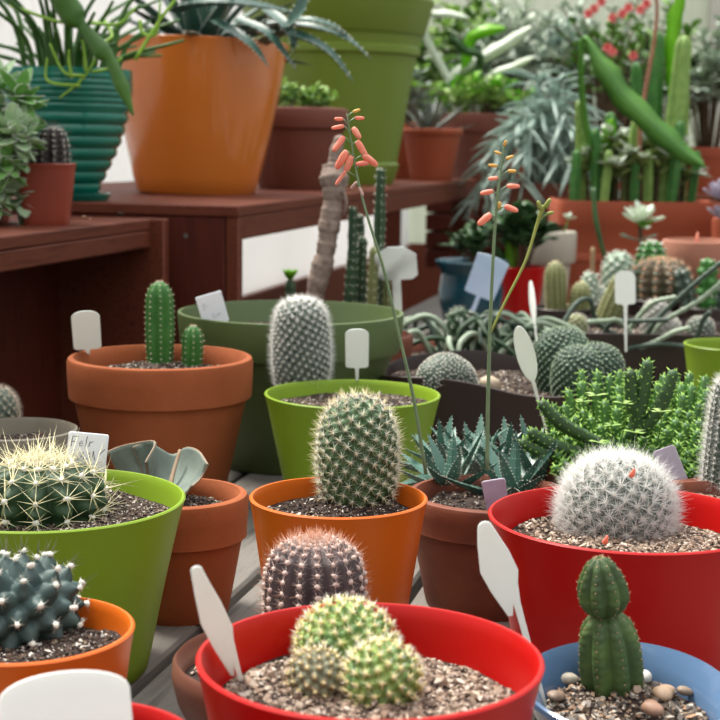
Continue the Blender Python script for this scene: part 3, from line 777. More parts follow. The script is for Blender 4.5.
# --- orange pot middle
OM, r = potted('potted_cactus', 'glossy orange pot in the middle with a tall oval green spiny cactus', 'potted cactus', 338.5, 496, .135, 177)
pot_plastic(OM, r, r * .70, .135, P_ORG, .121)
soil(OM, .121, r * .93, SOILG, 1300, (.0009, .0022))
p = loc(OM, 357, 502, .120)
cactus(OM, p, .0295, .083, [(.80, 0), (.93, .15), (1, .35), (1, .55), (.93, .72), (.74, .88), (.42, .97), (0, 1)], G_MID, 'tub', 230, .13, nv=128, nu=90,
       groups=[dict(n=13, L=.0062, w=.00045, sp=(50, 85), m=SP_WHITE), dict(n=4, L=.0090, w=.0005, sp=(10, 50), m=SP_GOLD), dict(n=3, L=.007, w=.0005, sp=(0, 40), m=SP_TAN, top=.85)], wool=(.0010, WOOL))

# --- lime pot, front left
LF, r = potted('potted_cactus', 'lime green pot at front left with a squat long-spined golden cactus', 'potted cactus', 48, 497, .135, 272)
pot_plastic(LF, r, r * .72, .135, P_LIME, .118, belly=-.001)
soil(LF, .118, r * .95, SOILP, 2600, (.0009, .0022))
p = loc(LF, 42, 517, .114)
cactus(LF, p, .049, .043, [(.9, 0), (1, .25), (1, .5), (.92, .72), (.72, .88), (.42, .97), (0, 1)], G_DARK, 'rib', ribs=13, ribamp=.14, spacing=.0135, sharp_rib=1.1, nv=130, scallop=.04,
       groups=[dict(n=9, L=.021, w=.0010, sp=(50, 85), m=SP_GOLD, jit=.3), dict(n=1, L=.024, w=.0011, sp=(0, 35), m=SP_GOLD), dict(n=8, L=.0065, w=.0011, sp=(15, 80), m=SP_WHITE, top=.82)], wool=(.0030, WOOL))
FELR = [[(-.82, .62), (-.78, .9)], [(-.78, .9), (-.5, .9)], [(-.8, .76), (-.58, .77)], [(-.42, .72), (-.26, .74), (-.32, .8), (-.42, .74), (-.38, .66), (-.24, .67)], [(-.12, .64), (-.06, .92)], [(.06, .66), (.1, .8), (.12, .76), (.26, .8)],
        [(-.3, .34), (-.2, .52), (-.14, .32)], [(-.02, .34), (0, .36)], [(.14, .5), (.06, .44), (.16, .4), (.06, .33)], [(.26, .32), (.32, .56), (.36, .44), (.42, .32)], [(.5, .3), (.62, .48), (.86, .62)]]
label('white card label with pencil lettering behind the golden-spined cactus', at_z(82, 502, .117), at_y(89, 433, 1.13), .031, 'card', PAPER, headfrac=.55, write=FELR)

# --- terracotta pot with felt leaf
TF, r = potted('potted_succulent', 'small terracotta pot holding a big curled grey felt leaf beside the lime pot', 'potted plant', 179, 492, .105, 139)
pot_terra(TF, r, r * .72, .105, TERRA, .090, .038, .005)
soil(TF, .090, r * .83, SOILP, 600, (.0009, .0024))
def felt(name, corners, nu=26, nv=22, th=.0022):
    """leaf blade spanned over four edge curves given as pixel and depth"""
    bottom, top = corners
    Bp = smooth_path([locy(TF, *c) for c in bottom], nu); Tp = smooth_path([locy(TF, *c) for c in top], nu)
    V = []
    for j in range(nv):
        s = j / (nv - 1)
        q = Bp * (1 - s) + Tp * s
        bul = math.sin(PI * s)
        q = q + np.array([0, 1, 0]) * (.012 * bul)[..., None] if np.ndim(bul) else q + np.array([0, .010 * bul, -.004 * bul])
        q[:, 1] += .0022 * np.sin(np.linspace(0, 9, nu) + s * 3)
        V.append(q)
    A = np.concatenate(V); du = np.gradient(A.reshape(nv, nu, 3), axis=1); dv = np.gradient(A.reshape(nv, nu, 3), axis=0)
    N = nrm(np.cross(du, dv)).reshape(-1, 3)
    b = MB(); gf = grid_faces(nv, nu, False); m = len(A)
    idx = lambda j, i: j * nu + i
    loop = [idx(0, i) for i in range(nu)] + [idx(j, nu - 1) for j in range(1, nv)] + [idx(nv - 1, i) for i in range(nu - 2, -1, -1)] + [idx(j, 0) for j in range(nv - 2, 0, -1)]
    b.add(np.concatenate([A + N * th / 2, A - N * th / 2]), [list(f) for f in gf] + [[q + m for q in f[::-1]] for f in gf] + [[loop[k] + m, loop[(k + 1) % len(loop)] + m, loop[(k + 1) % len(loop)], loop[k]] for k in range(len(loop))], L_FELT)
    o = b.build(name, TF, sharp=0)
    eb = MB(); E = A[loop + loop[:1]] + np.array([0, -.0004, 0]); tube(eb, E, [.0007] * len(E), L_FELTB, 5, seg=len(E)); eb.build('leaf_edge', o, sharp=0)
    return o
felt('leaf', ([(150, 500, 1.245), (165, 498, 1.24), (178, 496, 1.235), (186, 494, 1.225), (192, 486, 1.215)], [(133, 447, 1.26), (150, 443, 1.27), (172, 455, 1.285), (186, 448, 1.28), (199, 451, 1.265), (208, 464, 1.235)]))
felt('leaf', ([(128, 500, 1.255), (140, 500, 1.25), (150, 499, 1.245)], [(107, 452, 1.255), (118, 447, 1.265), (133, 444, 1.262), (155, 442, 1.258), (146, 462, 1.238)]))
b = MB(); tube(b, [locy(TF, 168, 497, 1.24), locy(TF, 172, 478, 1.255), locy(TF, 180, 450, 1.275)], [.003, .002, .0014], L_FELTB, 7); b.build('stem', TF, sharp=0)

# --- orange pot, front left corner
OF, r = potted('potted_cactus', 'small orange pot in the lower left with a blue-grey cactus of fat white-tufted bumps', 'potted cactus', 25, 627, .12, 216)
pot_plastic(OF, r, r * .74, .12, P_ORG, .105)
soil(OF, .105, r * .94, SOILG, 1700, (.0009, .0023), mound=.005)
p = loc(OF, 18, 634, .102)
cactus(OF, p, .033, .041, [(.85, 0), (1, .3), (1, .55), (.9, .78), (.62, .94), (0, 1)], G_BLUE, 'tub', 58, .34, nv=140, nu=90, tubk=1.05,
       groups=[dict(n=9, L=.0055, w=.0005, sp=(55, 88), m=SP_WHITE), dict(n=2, L=.012, w=.0005, sp=(0, 40), m=SP_DARK, top=.72), dict(n=1, L=.012, w=.0005, sp=(0, 30), m=SP_DARK, top=.5)], wool=(.0023, WOOL))

# --- red pot, bottom left corner + big label
RC, r = potted('potted_plant', 'red pot cut off by the lower left corner behind the large blank white label', 'plant pot', 70, 747, .12, 258)
pot_plastic(RC, r, r * .72, .12, P_RED, .100)
soil(RC, .100, r * .93, GRAVEL, 900, (.0012, .003), 'gravel')
label('large blank white label with an arched top in the lower left corner', at_z(72, 800, .10), at_y(63, 671, .668), .061, 'arch', headfrac=.72, t=.002)

# --- right red pot with woolly cactus
RR, r = potted('potted_cactus', 'glossy red pot at right with a dome of dense white hair-like spines', 'potted cactus', 627, 516, .135, 276)
pot_plastic(RR, r, r * .72, .135, P_RED, .112)
soil(RR, .112, r * .93, GRAVEL, 2600, (.0011, .0029), 'gravel', mound=.006)
p = loc(RR, 616, 534, .108)
bd, AP, AN = cactus(RR, p, .0390, .056, [(.93, 0), (1, .2), (1, .4), (.95, .58), (.82, .76), (.6, .9), (.33, .98), (0, 1)], G_GREY, 'tub', 215, .11, nv=120, nu=80,
       groups=[dict(n=40, L=.0105, w=.00038, sp=(25, 82), m=SP_HAIR, jit=.4), dict(n=8, L=.014, w=.0003, sp=(5, 70), m=SP_HAIR, jit=.4)], wool=(.0013, WOOL))
for (px, py, y) in ((632, 474, 1.045), (605, 541, 1.025)):
    q = locy(RR, px, py, y); b = MB()
    tube(b, [q + np.array([0, .004, -.002]), q + np.array([0, -.001, 0]), q + np.array([.001, -.003, .0045])], [.0017, .0022, .0008], FL_CORAL, 7); b.build('flower_bud', bd, sharp=0)
label('lilac strip label standing between the aloe pot and the right red pot', at_z(505, 548, .03), at_y(493, 480, 1.165), .0195, 'strip', LABEL_L)

# --- aloe pot
AL, r = potted('potted_aloe', 'stained terracotta pot of small toothed aloes sending up two coral flower stalks', 'potted plant', 492, 492, .10, 170)
pot_terra(AL, r, r * .76, .10, TERRA_D, .086, .03, .004)
soil(AL, .086, r * .85, SOILG, 700, (.001, .0025))
for k, (px, py, ln, ax) in enumerate(((449, 488, .056, (-.1, -.35, 1)), (476, 474, .058, (.0, .1, 1)), (535, 484, .060, (.3, -.15, 1)), (508, 472, .055, (.1, .1, 1)), (440, 470, .054, (-.3, .1, 1)), (512, 494, .055, (.05, -.35, 1)))):
    p = loc(AL, px, py, .084)
    rosette(AL, p + np.array([0, -.012, 0]), 12, ln * 1.35, .0094, .0036, L_ALOE, ax, 4, 66, teeth=(.0016, .0009, SP_WHITE), curve=.18, specks=True, spin=k)
def floret(par, p, d, L, R, m):
    b = MB(); p = np.asarray(p); d = nrm(np.asarray(d, float))
    tube(b, [p, p + d * L * .3, p + d * L * .8, p + d * L], [R * .7, R, R * .85, R * .55], m, 8, seg=7); b.build('flower', par, sharp=0)
def stalk(root, pts, rad, buds, m=STALK, name='flower_stalk'):
    b = MB(); P = [locy(root, *q) for q in pts]
    tube(b, P, rad, m, 7, seg=30)
    for (px, py, dx, dy, L, R, mm) in buds:
        y = np.interp(py, [q[1] for q in pts][::-1], [q[2] for q in pts][::-1])
        xs = np.interp(py, [q[1] for q in pts][::-1], [q[0] for q in pts][::-1])
        a = locy(root, xs, py + 6, y); c = locy(root, px, py, y)
        tube(b, [a, (a + c) / 2 + np.array([0, -.001, .0006]), c], [.0005, .0005, .0006], m, 5)
    o = b.build(name, root, sharp=0)
    for i, (px, py, dx, dy, L, R, mm) in enumerate(buds):
        y = np.interp(py, [q[1] for q in pts][::-1], [q[2] for q in pts][::-1])
        c = locy(root, px, py, y)
        floret(o, c, (dx, -.3 * math.sin(i * 2), -dy), L, R, mm)
    return o
C_, Y_ = FL_CORAL, FL_BUD
stalk(AL, [(487, 470, 1.27), (488, 400, 1.265), (490, 330, 1.26), (493, 260, 1.255), (497, 200, 1.25), (501, 170, 1.25), (504, 146, 1.25)], [.0019, .0016, .0012, .0008],
      [(491, 214, -.8, .7, .0135, .0033, C_), (505, 206, .9, .35, .0115, .0026, C_), (499, 202, 0, .8, .007, .0024, Y_), (493, 191, -.9, .2, .0105, .0023, C_), (507, 186, 1, 0, .0105, .0022, C_), (498, 178, -.9, .1, .0080, .0019, C_), (508, 171, .9, 0, .007, .0016, Y_), (497, 166, -.95, -.1, .0075, .0016, Y_), (506, 159, .8, -.35, .0068, .0015, Y_), (501, 154, -.8, -.3, .006, .0013, Y_), (504, 146, .3, -.9, .005, .0014, Y_)])
stalk(AL, [(426, 474, 1.24), (414, 400, 1.235), (398, 330, 1.23), (384, 270, 1.225), (367, 215, 1.22), (357, 175, 1.22), (352, 145, 1.22), (347, 114, 1.22)], [.0016, .0014, .001, .0006],
      [(344, 126, -1, .2, .010, .0019, C_), (343, 119, -.9, 0, .007, .0016, C_), (355, 118, .9, 0, .0075, .0017, C_), (353, 112, .8, -.3, .006, .0014, Y_), (344, 137, -.6, .8, .0145, .0026, C_), (347, 151, -.5, .85, .0165, .0034, C_), (352, 156, -.35, .9, .0145, .0031, C_), (353, 128, .5, .7, .0105, .0027, C_), (357, 141, .5, .8, .0150, .0031, C_), (363, 155, .85, .6, .0145, .0032, C_), (368, 163, -.9, .1, .010, .0024, C_), (346, 171, -.6, .8, .014, .0017, C_), (357, 182, -.5, .6, .008, .0016, skin('withered_petal', ['#a77f78', '#bd9a90'])), (359, 187, .4, .8, .008, .0014, skin('withered_petal', ['#a77f78']))])
stalk(AL, [(490, 334, 1.26), (505, 302, 1.262), (525, 262, 1.266), (536, 228, 1.27), (543, 206, 1.27)], [.0011, .0012, .0013, .002], [(541, 210, -.3, -.8, .008, .0022, STALKY), (545, 208, .4, -.8, .009, .0022, STALKY), (547, 214, .8, -.2, .006, .0017, STALKY)], STALKY)

# ================================================================== MIDDLE ROW
TM, r = potted('potted_cactus', 'terracotta pot at left with a tall and a short green column cactus', 'potted cactus', 160.5, 356, .166, 185)
pot_terra(TM, r, r * .68, .166, TERRA, .146, .045, .007)
soil(TM, .146, r * .86, SOILP, 1100, (.0012, .003))
for (px, py, R_, H_, ax) in ((160, 366, .0165, .098, (0, 0, 1)), (192, 367, .0125, .048, (.03, 0, 1))):
    cactus(TM, loc(TM, px, py, .144), R_, H_, 'column', G_BRIGHT, 'rib', ribs=8, ribamp=.15, spacing=.0065, sharp_rib=.9, nv=80, groups=[dict(n=5, L=.0035, w=.0004, sp=(20, 80), m=SP_TAN)], axis=ax, wool=(.0008, WOOL), spin=.2)
label('white paddle label at the left rim of the two-column cactus pot', at_z(89, 368, .143), at_y(85, 311, 1.60), .031, 'paddle', headfrac=.66)

SB, r = potted('potted_cactus', 'low grey stoneware bowl at the left edge with a fluffy white cactus', 'potted cactus', 15, 428, .11, 125)
pot_prof(SB, [(0, .002), (r * .78, 0), (r * .82, .003), (r * .93, .04), (r * .99, .08), (r, .103), (r * .985, .109), (r * .955, .110), (r * .93, .106), (r * .9, .08), (0, .075)], STONE)
soil(SB, .093, r * .92, SOILG, 700, (.001, .0022))
cactus(SB, loc(SB, 0, 428, .090), .019, .043, 'globe', G_GREY, 'tub', 110, .08, groups=[dict(n=18, L=.007, w=.0003, sp=(15, 80), m=mat('cream_hair', '#e9ddcb', 5, .7, trans=.3))])

GB, r = potted('potted_plant', 'wide dark green pot with a broad rim and bare soil', 'plant pot', 291, 311.5, .19, 226)
pot_prof(GB, [(0, .002), (r * .70, 0), (r * .72, .004), (r * .80, .08), (r * .88, .137), (r * .90, .142), (r * .965, .1425), (r * .975, .146), (r, .186), (r * .997, .190), (r * .97, .1905), (r * .96, .187), (r * .92, .14), (r * .86, .12), (0, .118)], P_DGREEN)
soil(GB, .160, r * .91, SOILG, 500, (.0015, .003))
label('white card label leaning inside the rim of the wide dark green pot', at_z(222, 342, .158), at_y(208, 294, 1.765), .032, 'card', PAPER, headfrac=.62, write=[[(-.6, .55), (-.55, .75), (-.3, .62)], [(-.1, .35), (0, .2), (.3, .32)], [(.35, .3), (.5, .34)]])

LM, r = potted('potted_cactus', 'lime pot in the middle with a tall white-haired columnar cactus', 'potted cactus', 352.5, 393, .135, 175)
pot_plastic(LM, r, r * .70, .135, P_LIME, .120)
soil(LM, .120, r * .94, mat and SOILP, 1200, (.001, .0024))
cactus(LM, loc(LM, 302, 391, .118), .0315, .105, [(.78, 0), (.92, .15), (1, .3), (1, .5), (.96, .68), (.86, .82), (.76, .9), (.55, .97), (0, 1)], G_GREY, 'tub', 380, .09, nv=140, nu=110,
       groups=[dict(n=13, L=.0066, w=.00042, sp=(40, 88), m=SP_HAIR), dict(n=5, L=.0085, w=.0004, sp=(5, 50), m=SP_HAIR), dict(n=12, L=.0075, w=.00045, sp=(5, 80), m=SP_HAIR, top=.80)], wool=(.0011, WOOL), axis=(-.02, 0, 1))
label('grey paddle label standing behind the oval green cactus in the middle lime pot', at_z(357, 392, .118), at_y(357, 329, 1.60), .026, 'paddle', LABEL_G, headfrac=.6)

# --- brown tray with two crested cacti
pt = at_z(507, 376, .12)
BT = thing('cactus_tray', 'dark brown tray with wavy rim holding a grey crested cactus and a green brain-shaped one', 'planter', (pt.x + .005, pt.y + .055, 0), -.05)
trx, try_ = .158, .125
def wav(th, z): return np.where(z > .06, (.010 * np.sin(3 * th + 2.2) - .004) * min(1, (z - .06) / .05), 0)
sec = rect(trx, try_, 6)
pot_prof(BT, [(0, .002), (.86, 0), (.9, .003), (.95, .05), (.98, .085), (1, .117), (1.0, .12), (.985, .121), (.975, .117), (.95, .08), (0, .075)], P_BROWN, 120, sec, 'tray', wav)
soil(BT, .100, .95, SOILP, 1500, (.0012, .0032), sec=sec, mound=.006)
POTS.append(('BT', BT.location.x, BT.location.y, .13))
def crest(root, ctrl, rad, na_sp, m, groups, wool, flat=1.3, amp=.0016, name='cactus', n=40, seg=60, ripple=None):
    b = MB(); P, R, S, U = tube(b, ctrl, rad, m, n, seg=seg, flat=flat)
    V = np.concatenate(b.v); gf = grid_faces(seg, n)
    AP, AN = surf_points(V, gf, na_sp)
    cen = np.repeat(P, n, 0); out = nrm(V[:seg * n] - cen)
    if np.mean(np.sum(AN * nrm(AP - P[np.argmin(((AP[:, None] - P[None]) ** 2).sum(-1), 1)]), 1)) < 0: AN = -AN
    dm = np.full(seg * n, 9.)
    for k in range(0, len(AP), 32): dm = np.minimum(dm, np.linalg.norm(V[:seg * n, None] - AP[None, k:k + 32], axis=-1).min(1))
    V[:seg * n] += out * (amp * (np.clip(1 - dm / (na_sp * .62), 0, 1) - .3))[:, None]
    b.v = [V]; o = b.build(name, root, sharp=0)
    s_ = MB()
    if wool: grains(s_, AP + AN * amp * .6, np.full(len(AP), wool[0]), wool[1])
    for g in groups: spines(s_, AP + AN * amp * .6, AN, g['n'], g['L'], g['w'], g['sp'], g['m'])
    s_.build('spines', o, sharp=0); return o
def cl(root, px, py, z): return loc(root, px, py, z)
c0 = [(431, 390, .110), (437, 380, .122), (449, 375, .126), (462, 380, .118), (472, 388, .108), (479, 392, .102)]
crest(BT, [loc(BT, *q) for q in c0], [.010, .021, .026, .023, .015, .007], .0034, G_GREY, [dict(n=8, L=.0026, w=.0004, sp=(50, 88), m=SP_WHITE)], (.0010, WOOL), 1.0)
CRG = skin('crest_green_skin', ['#22382a', '#304e38']); CRS = mat('pale_green_spines', '#93b08a', 5, .6)
for (px, py, R_, H_, ax, na_) in ((566, 392, .0350, .080, (-.12, 0, 1), 420), (592, 396, .0290, .066, (.25, -.05, 1), 300), (578, 398, .0290, .066, (.02, -.3, 1), 280)):
    cactus(BT, loc(BT, px, py, .098), R_, H_, [(.85, 0), (1, .3), (1, .55), (.88, .78), (.58, .94), (0, 1)], CRG, 'tub', na_, .13, nv=120, nu=90, tubk=1.1, groups=[dict(n=5, L=.0034, w=.0005, sp=(35, 85), m=CRS)], axis=ax, wool=(.0007, WOOL))
q = at_z(490, 385, .112); b = MB(); lathe(b, [(.0125 * math.sin(a), -.010 * math.cos(a)) for a in np.linspace(0, PI, 12)], mat('cream_stone', ['#bfa88a', '#d9c7ac', '#a98a6c'], 120, .7), 24, sec=lambda t: 1 + .12 * math.cos(2 * t + .4))
tag(b.build('stone', None, loc=(q.x, q.y, .113), rot=(.1, .2, .3)), 'round cream stone beside the grey crested cactus in the brown tray', 'stone')

# --- spiky green mound in a terracotta bowl
EU, r = potted('potted_succulent', 'terracotta bowl overgrown by a mound of bright green toothed succulent stems', 'potted plant', 634, 462, .11, 180)
pot_terra(EU, r, r * .7, .11, TERRA_D, .096, .03, .004)
soil(EU, .096, r * .84, SOILG, 500, (.001, .0025))
rg = random.Random(12)
EUP = []
def eu_stem(p0, p1, rad, mm=None):
    b = MB(); p0 = np.asarray(p0); p1 = np.asarray(p1); md = (p0 + p1) / 2 + np.array([(p1 - p0)[0] * .25, (p1 - p0)[1] * .25, -.0]) * .6
    P, R, S, U = tube(b, [p0, md, p1], [rad * .8, rad, rad, rad * .75], mm or L_PENCIL, 14, seg=16, rib=(7, .10))
    PP = []; NN = []
    for k in range(2, 16):
        for j in range(7):
            if (k + j) % 2: continue
            a = 2 * PI * j / 7; nn = math.cos(a) * S[k] + math.sin(a) * U[k]; PP.append(P[k] + nn * R[k] * .95); NN.append(nn + (P[min(k + 1, 15)] - P[k - 1]) / np.linalg.norm(P[min(k + 1, 15)] - P[k - 1]) * .5)
    PP += [P[-1]] * 5; NN += [(P[-1] - P[-2]) / np.linalg.norm(P[-1] - P[-2]) + np.array([rg.uniform(-.6, .6), rg.uniform(-.6, .6), 0]) for _ in range(5)]
    s_ = MB(); spines(s_, PP, NN, 1, .0048, .0024, (0, 25), SP_GRN, .3)
    o = b.build('stem', EU, sharp=0); s_.build('leaflets', o, sharp=0)
tops = []
for i in range(88):
    for _ in range(60):
        px = rg.uniform(548, 708); py = rg.uniform(372, 470)
        if px < 600 and py < 352 + (600 - px) * 1.1: continue
        if all((px - a) ** 2 + ((py - b_) * 1.1) ** 2 > 110 for a, b_ in tops): break
    tops.append((px, py))
    f = (py - 372) / 98
    y = 1.455 - .155 * f
    top = locy(EU, px, py, y)
    top[2] = max(top[2], .115)
    base = np.array([top[0] * .62, top[1] * .62, .092])
    eu_stem(base, top, rg.uniform(.0042, .0058))
for (a, b_) in (((600, 430), (541, 403)), ((596, 445), (530, 432)), ((590, 450), (522, 442)), ((640, 420), (674, 372)), ((600, 462), (548, 452)), ((640, 420), (630, 372)), ((630, 425), (648, 362))):
    eu_stem(locy(EU, a[0], a[1] + 14, 1.34), locy(EU, b_[0], b_[1], 1.335), .0062, G_MID)
for k, (px, py, s_) in enumerate(((595, 396, .011), (625, 404, .010), (611, 426, .009), (636, 433, .011), (583, 402, .009), (600, 443, .009), (660, 412, .010))):
    y = 1.285 + .05 * (440 - py) / 70
    q = locy(EU, px, py, y); b = MB()
    tube(b, [q + np.array([.004, .045, -.05]), q + np.array([.004, .012, -.015]), q], [.0007, .0006, .0005], L_GREEN, 5)
    for j in range(3):
        a = j * 2.094 + k; leaf(b, q, (math.cos(a), math.sin(a), .35), s_ * 1.15, s_ * .5, .0006, L_LIGHT, (0, 0, -.2), 'spoon', 6, .1)
    b.build('clover', EU, sharp=0)
label('white oval label leaning left in front of the dark brown tray', at_z(549, 440, .10), at_y(518, 326, 1.40), .0185, 'oval', headfrac=.46, stakew=.0018)
label('lilac strip label between the woolly dome and the green succulent mound', at_z(681, 494, .095), at_y(663, 448, 1.30), .021, 'strip', LABEL_L)

# --- white column at the right edge
WC, r = potted('potted_cactus', 'white-haired column cactus cut off by the right edge', 'potted cactus', 714, 492, .125, 110)
pot_terra(WC, r, r * .74, .125, TERRA_D, .113, .03, .004)
soil(WC, .113, r * .82, GRAVEL, 400, (.001, .0025), 'gravel')
cactus(WC, loc(WC, 722, 494, .112), .0180, .104, [(.95, 0), (1, .2), (1, .45), (.98, .7), (.85, .88), (.5, .97), (0, 1)], G_GREY, 'rib', ribs=16, ribamp=.06, spacing=.005, nv=128,
       groups=[dict(n=12, L=.0068, w=.0003, sp=(25, 85), m=SP_HAIR, jit=.35), dict(n=2, L=.009, w=.00035, sp=(0, 40), m=SP_HAIR)], wool=(.0009, WOOL), axis=(.06, 0, 1))
SL, r = potted('potted_plant', 'small lime green pot cut off by the right edge', 'plant pot', 734, 344, .13, 98)
pot_plastic(SL, r, r * .72, .13, P_LIME, .112)
soil(SL, .112, r * .92, SOILP, 200, (.001, .0025))

# ================================================================== SHELVES AT UPPER LEFT
def on_thing(name, label, cat, p, group=None, rotz=0.0):
    return thing(name, label, cat, tuple(p), rotz, group)
# ribbed teal pot with pencil cactus
p = at_z(68, 212, .28)
TL = on_thing('potted_succulent', 'glossy teal ribbed pot on its own saucer with a pencil-stemmed plant', 'potted plant', p)
R = m_px(65, p)
pr = [(0, .02), (R * .42, .018)]
for i in range(121):
    s_ = i / 120; z = .02 + .215 * s_
    rr = R * float(np.interp(s_, [0, .08, .2, .35, .5, .7, .85, 1], [.44, .47, .58, .72, .84, .95, 1.0, 1.0]))
    amp_ = .0022 if .04 < s_ < .97 else 0
    pr.append((rr + amp_ * (1 if s_ < .7 else .5) * (abs(math.cos(PI * (11 if s_ < .7 else 22) * s_)) * 2 - 1), z))
pr += [(R * 1.0, .238), (R * .975, .239), (R * .95, .234), (R * .92, .20), (0, .195)]
pot_prof(TL, pr, TEAL, 96)
pot_prof(TL, [(0, .002), (R * .42, 0), (R * .46, .003), (R * .64, .026), (R * .66, .032), (R * .63, .033), (R * .50, .017), (0, .015)], TEAL, 72, name='saucer')
soil(TL, .212, R * .9, SOILG, 200, (.002, .004))
rg = random.Random(5); b = MB(); bt = MB()
for i in range(46):
    a = rg.uniform(0, 2 * PI); q = R * .75 * math.sqrt(rg.random()); x, y = q * math.cos(a), q * math.sin(a)
    ld = rg.uniform(.02, .10); h = rg.uniform(.07, .2)
    tube(b, [(x, y, .205), (x + ld * .4 * math.cos(a), y + ld * .4 * math.sin(a), .205 + h * .6), (x + ld * 1.6 * math.cos(a), y + ld * 1.6 * math.sin(a), .205 + h * rg.uniform(.75, 1.1))], [.0045, .004, .0025], L_PENCIL, 6, seg=10)
b.build('pencil_stem', TL, sharp=0)
yt = p.y - R - .012
for pts in ([(104, 20, .05), (112, 35, .02), (103, 45, 0), (85, 76, 0), (60, 98, 0)], [(85, 76, 0), (64, 72, 0), (50, 44, 0)], [(72, 78, 0), (69, 62, 0), (69, 50, 0)], [(80, 86, 0), (48, 81, 0), (47, 58, 0)], [(86, 72, 0), (84, 50, 0), (82, 40, 0)], [(92, 72, 0), (110, 68, 0), (122, 58, 0)],
            [(135, 60, -.02), (160, 20, -.02), (175, 0, -.02), (185, -20, -.02)], [(88, 22, .0), (118, 24, -.01), (135, 8, -.02)], [(140, 20, -.02), (142, 32, -.02), (152, 36, -.02), (158, 28, -.02), (160, 2, -.02)], [(10, 5, .02), (60, 22, 0), (100, 24, -.01)]):
    tube(bt, [locy(TL, x, y, yt + dy) for x, y, dy in pts], [.0030, .0026, .0018], L_TIP, 6)
bt.build('fresh_stem', TL, sharp=0)
b = MB()
P_ = [locy(TL, 90, 60, p.y), locy(TL, 60, -40, p.y - .05), locy(TL, 48, -30, yt - .03), locy(TL, 72, 14, yt - .03), locy(TL, 82, 26, yt - .03), locy(TL, 101, 50, yt - .03), locy(TL, 110, 60, yt - .03), locy(TL, 122, 86, yt - .03), locy(TL, 133, 115, yt - .03)]
tube(b, P_, [.006, .008, .017, .021, .0085, .0155, .0090, .0115, .002], leafm('jointed_stem', ['#3a6424', '#568236'], 12, .35, .15), 10, seg=70, flat=.55, up=(.05, -1, .1)); b.build('jointed_stem', TL, sharp=0)

# downy succulent spilling over the left edge
p = at_z(-16, 222, .28)
KA = on_thing('potted_succulent', 'rust plastic pot overflowing with downy pale green succulent leaves at the left edge', 'potted plant', p)
pot_plastic(KA, .040, .032, .075, P_RUST, .065, n=64, sec=sq(8))
soil(KA, .065, .036, SOILG, 80, (.001, .002), sec=sq(8))
L_DOWN = leafm('downy_pale_leaf', ['#a4c496', '#c4dcb6'], 60, .7, .35)
rg = random.Random(8); lf = MB(); st = MB()
for i in range(34):
    a = i * 2.39996; q = math.sqrt((i + .5) / 34)
    tx = rg.uniform(-25, 50); ty = rg.uniform(70, 205)
    if ty > 150: tx = min(tx, 46 - abs(ty - 185) * .4)
    else: tx = min(tx, 10 + 20 * math.sin(PI * (ty - 60) / 110))
    yy = p.y - .02 - .06 * math.cos(a * .7) * .8 - .02
    e = locy(KA, tx - 8, ty, yy - .03); tube(st, [(0, 0, .06), (e * .4 + np.array([0, 0, .05])), e], [.003, .0025, .002], L_FUZZ, 6)
    dr = nrm(np.array([max(.15, (tx + 20) / 60), -.6, -.1 if ty > 150 else .35]))
    rosette(KA, e, 11, .046, .0125, .004, L_DOWN if i % 3 else L_FUZZ, dr, 0, 70, 'oval', .1, 'foliage', fold=.25, segs=8, spin=a, teeth=(.0026, .0016, SP_HAIR))
st.build('stem', KA, sharp=0)

# small square rust pot with a dark spiny cactus
p = at_z(47, 224, .28)
SQ = on_thing('potted_cactus', 'square rust plastic pot with a dark spiny little cactus on the left shelf', 'potted cactus', p, rotz=.1)
pot_plastic(SQ, .0405, .031, .088, P_RUST, .080, n=64, sec=sq(9), t=.002)
soil(SQ, .081, .037, GRAVEL, 200, (.002, .004), 'gravel', sec=sq(8), bigs=40, bigsize=(.004, .006), bigm=island_mat('pale_chips', ['#c8b9a6', '#a9917a', '#d6cbbd', '#8f7a68']))
for (x, y, R_, H_) in ((.010, 0, .024, .058), (-.016, -.006, .016, .042)):
    cactus(SQ, (x, y, .080), R_, H_, 'barrel', G_BLACK, 'rib', ribs=9, ribamp=.16, spacing=.008, scallop=.05, nv=72, groups=[dict(n=6, L=.007, w=.0006, sp=(40, 80), m=SP_WHITE), dict(n=3, L=.014, w=.0006, sp=(0, 40), m=SP_DARK)], wool=(.0014, WOOL))

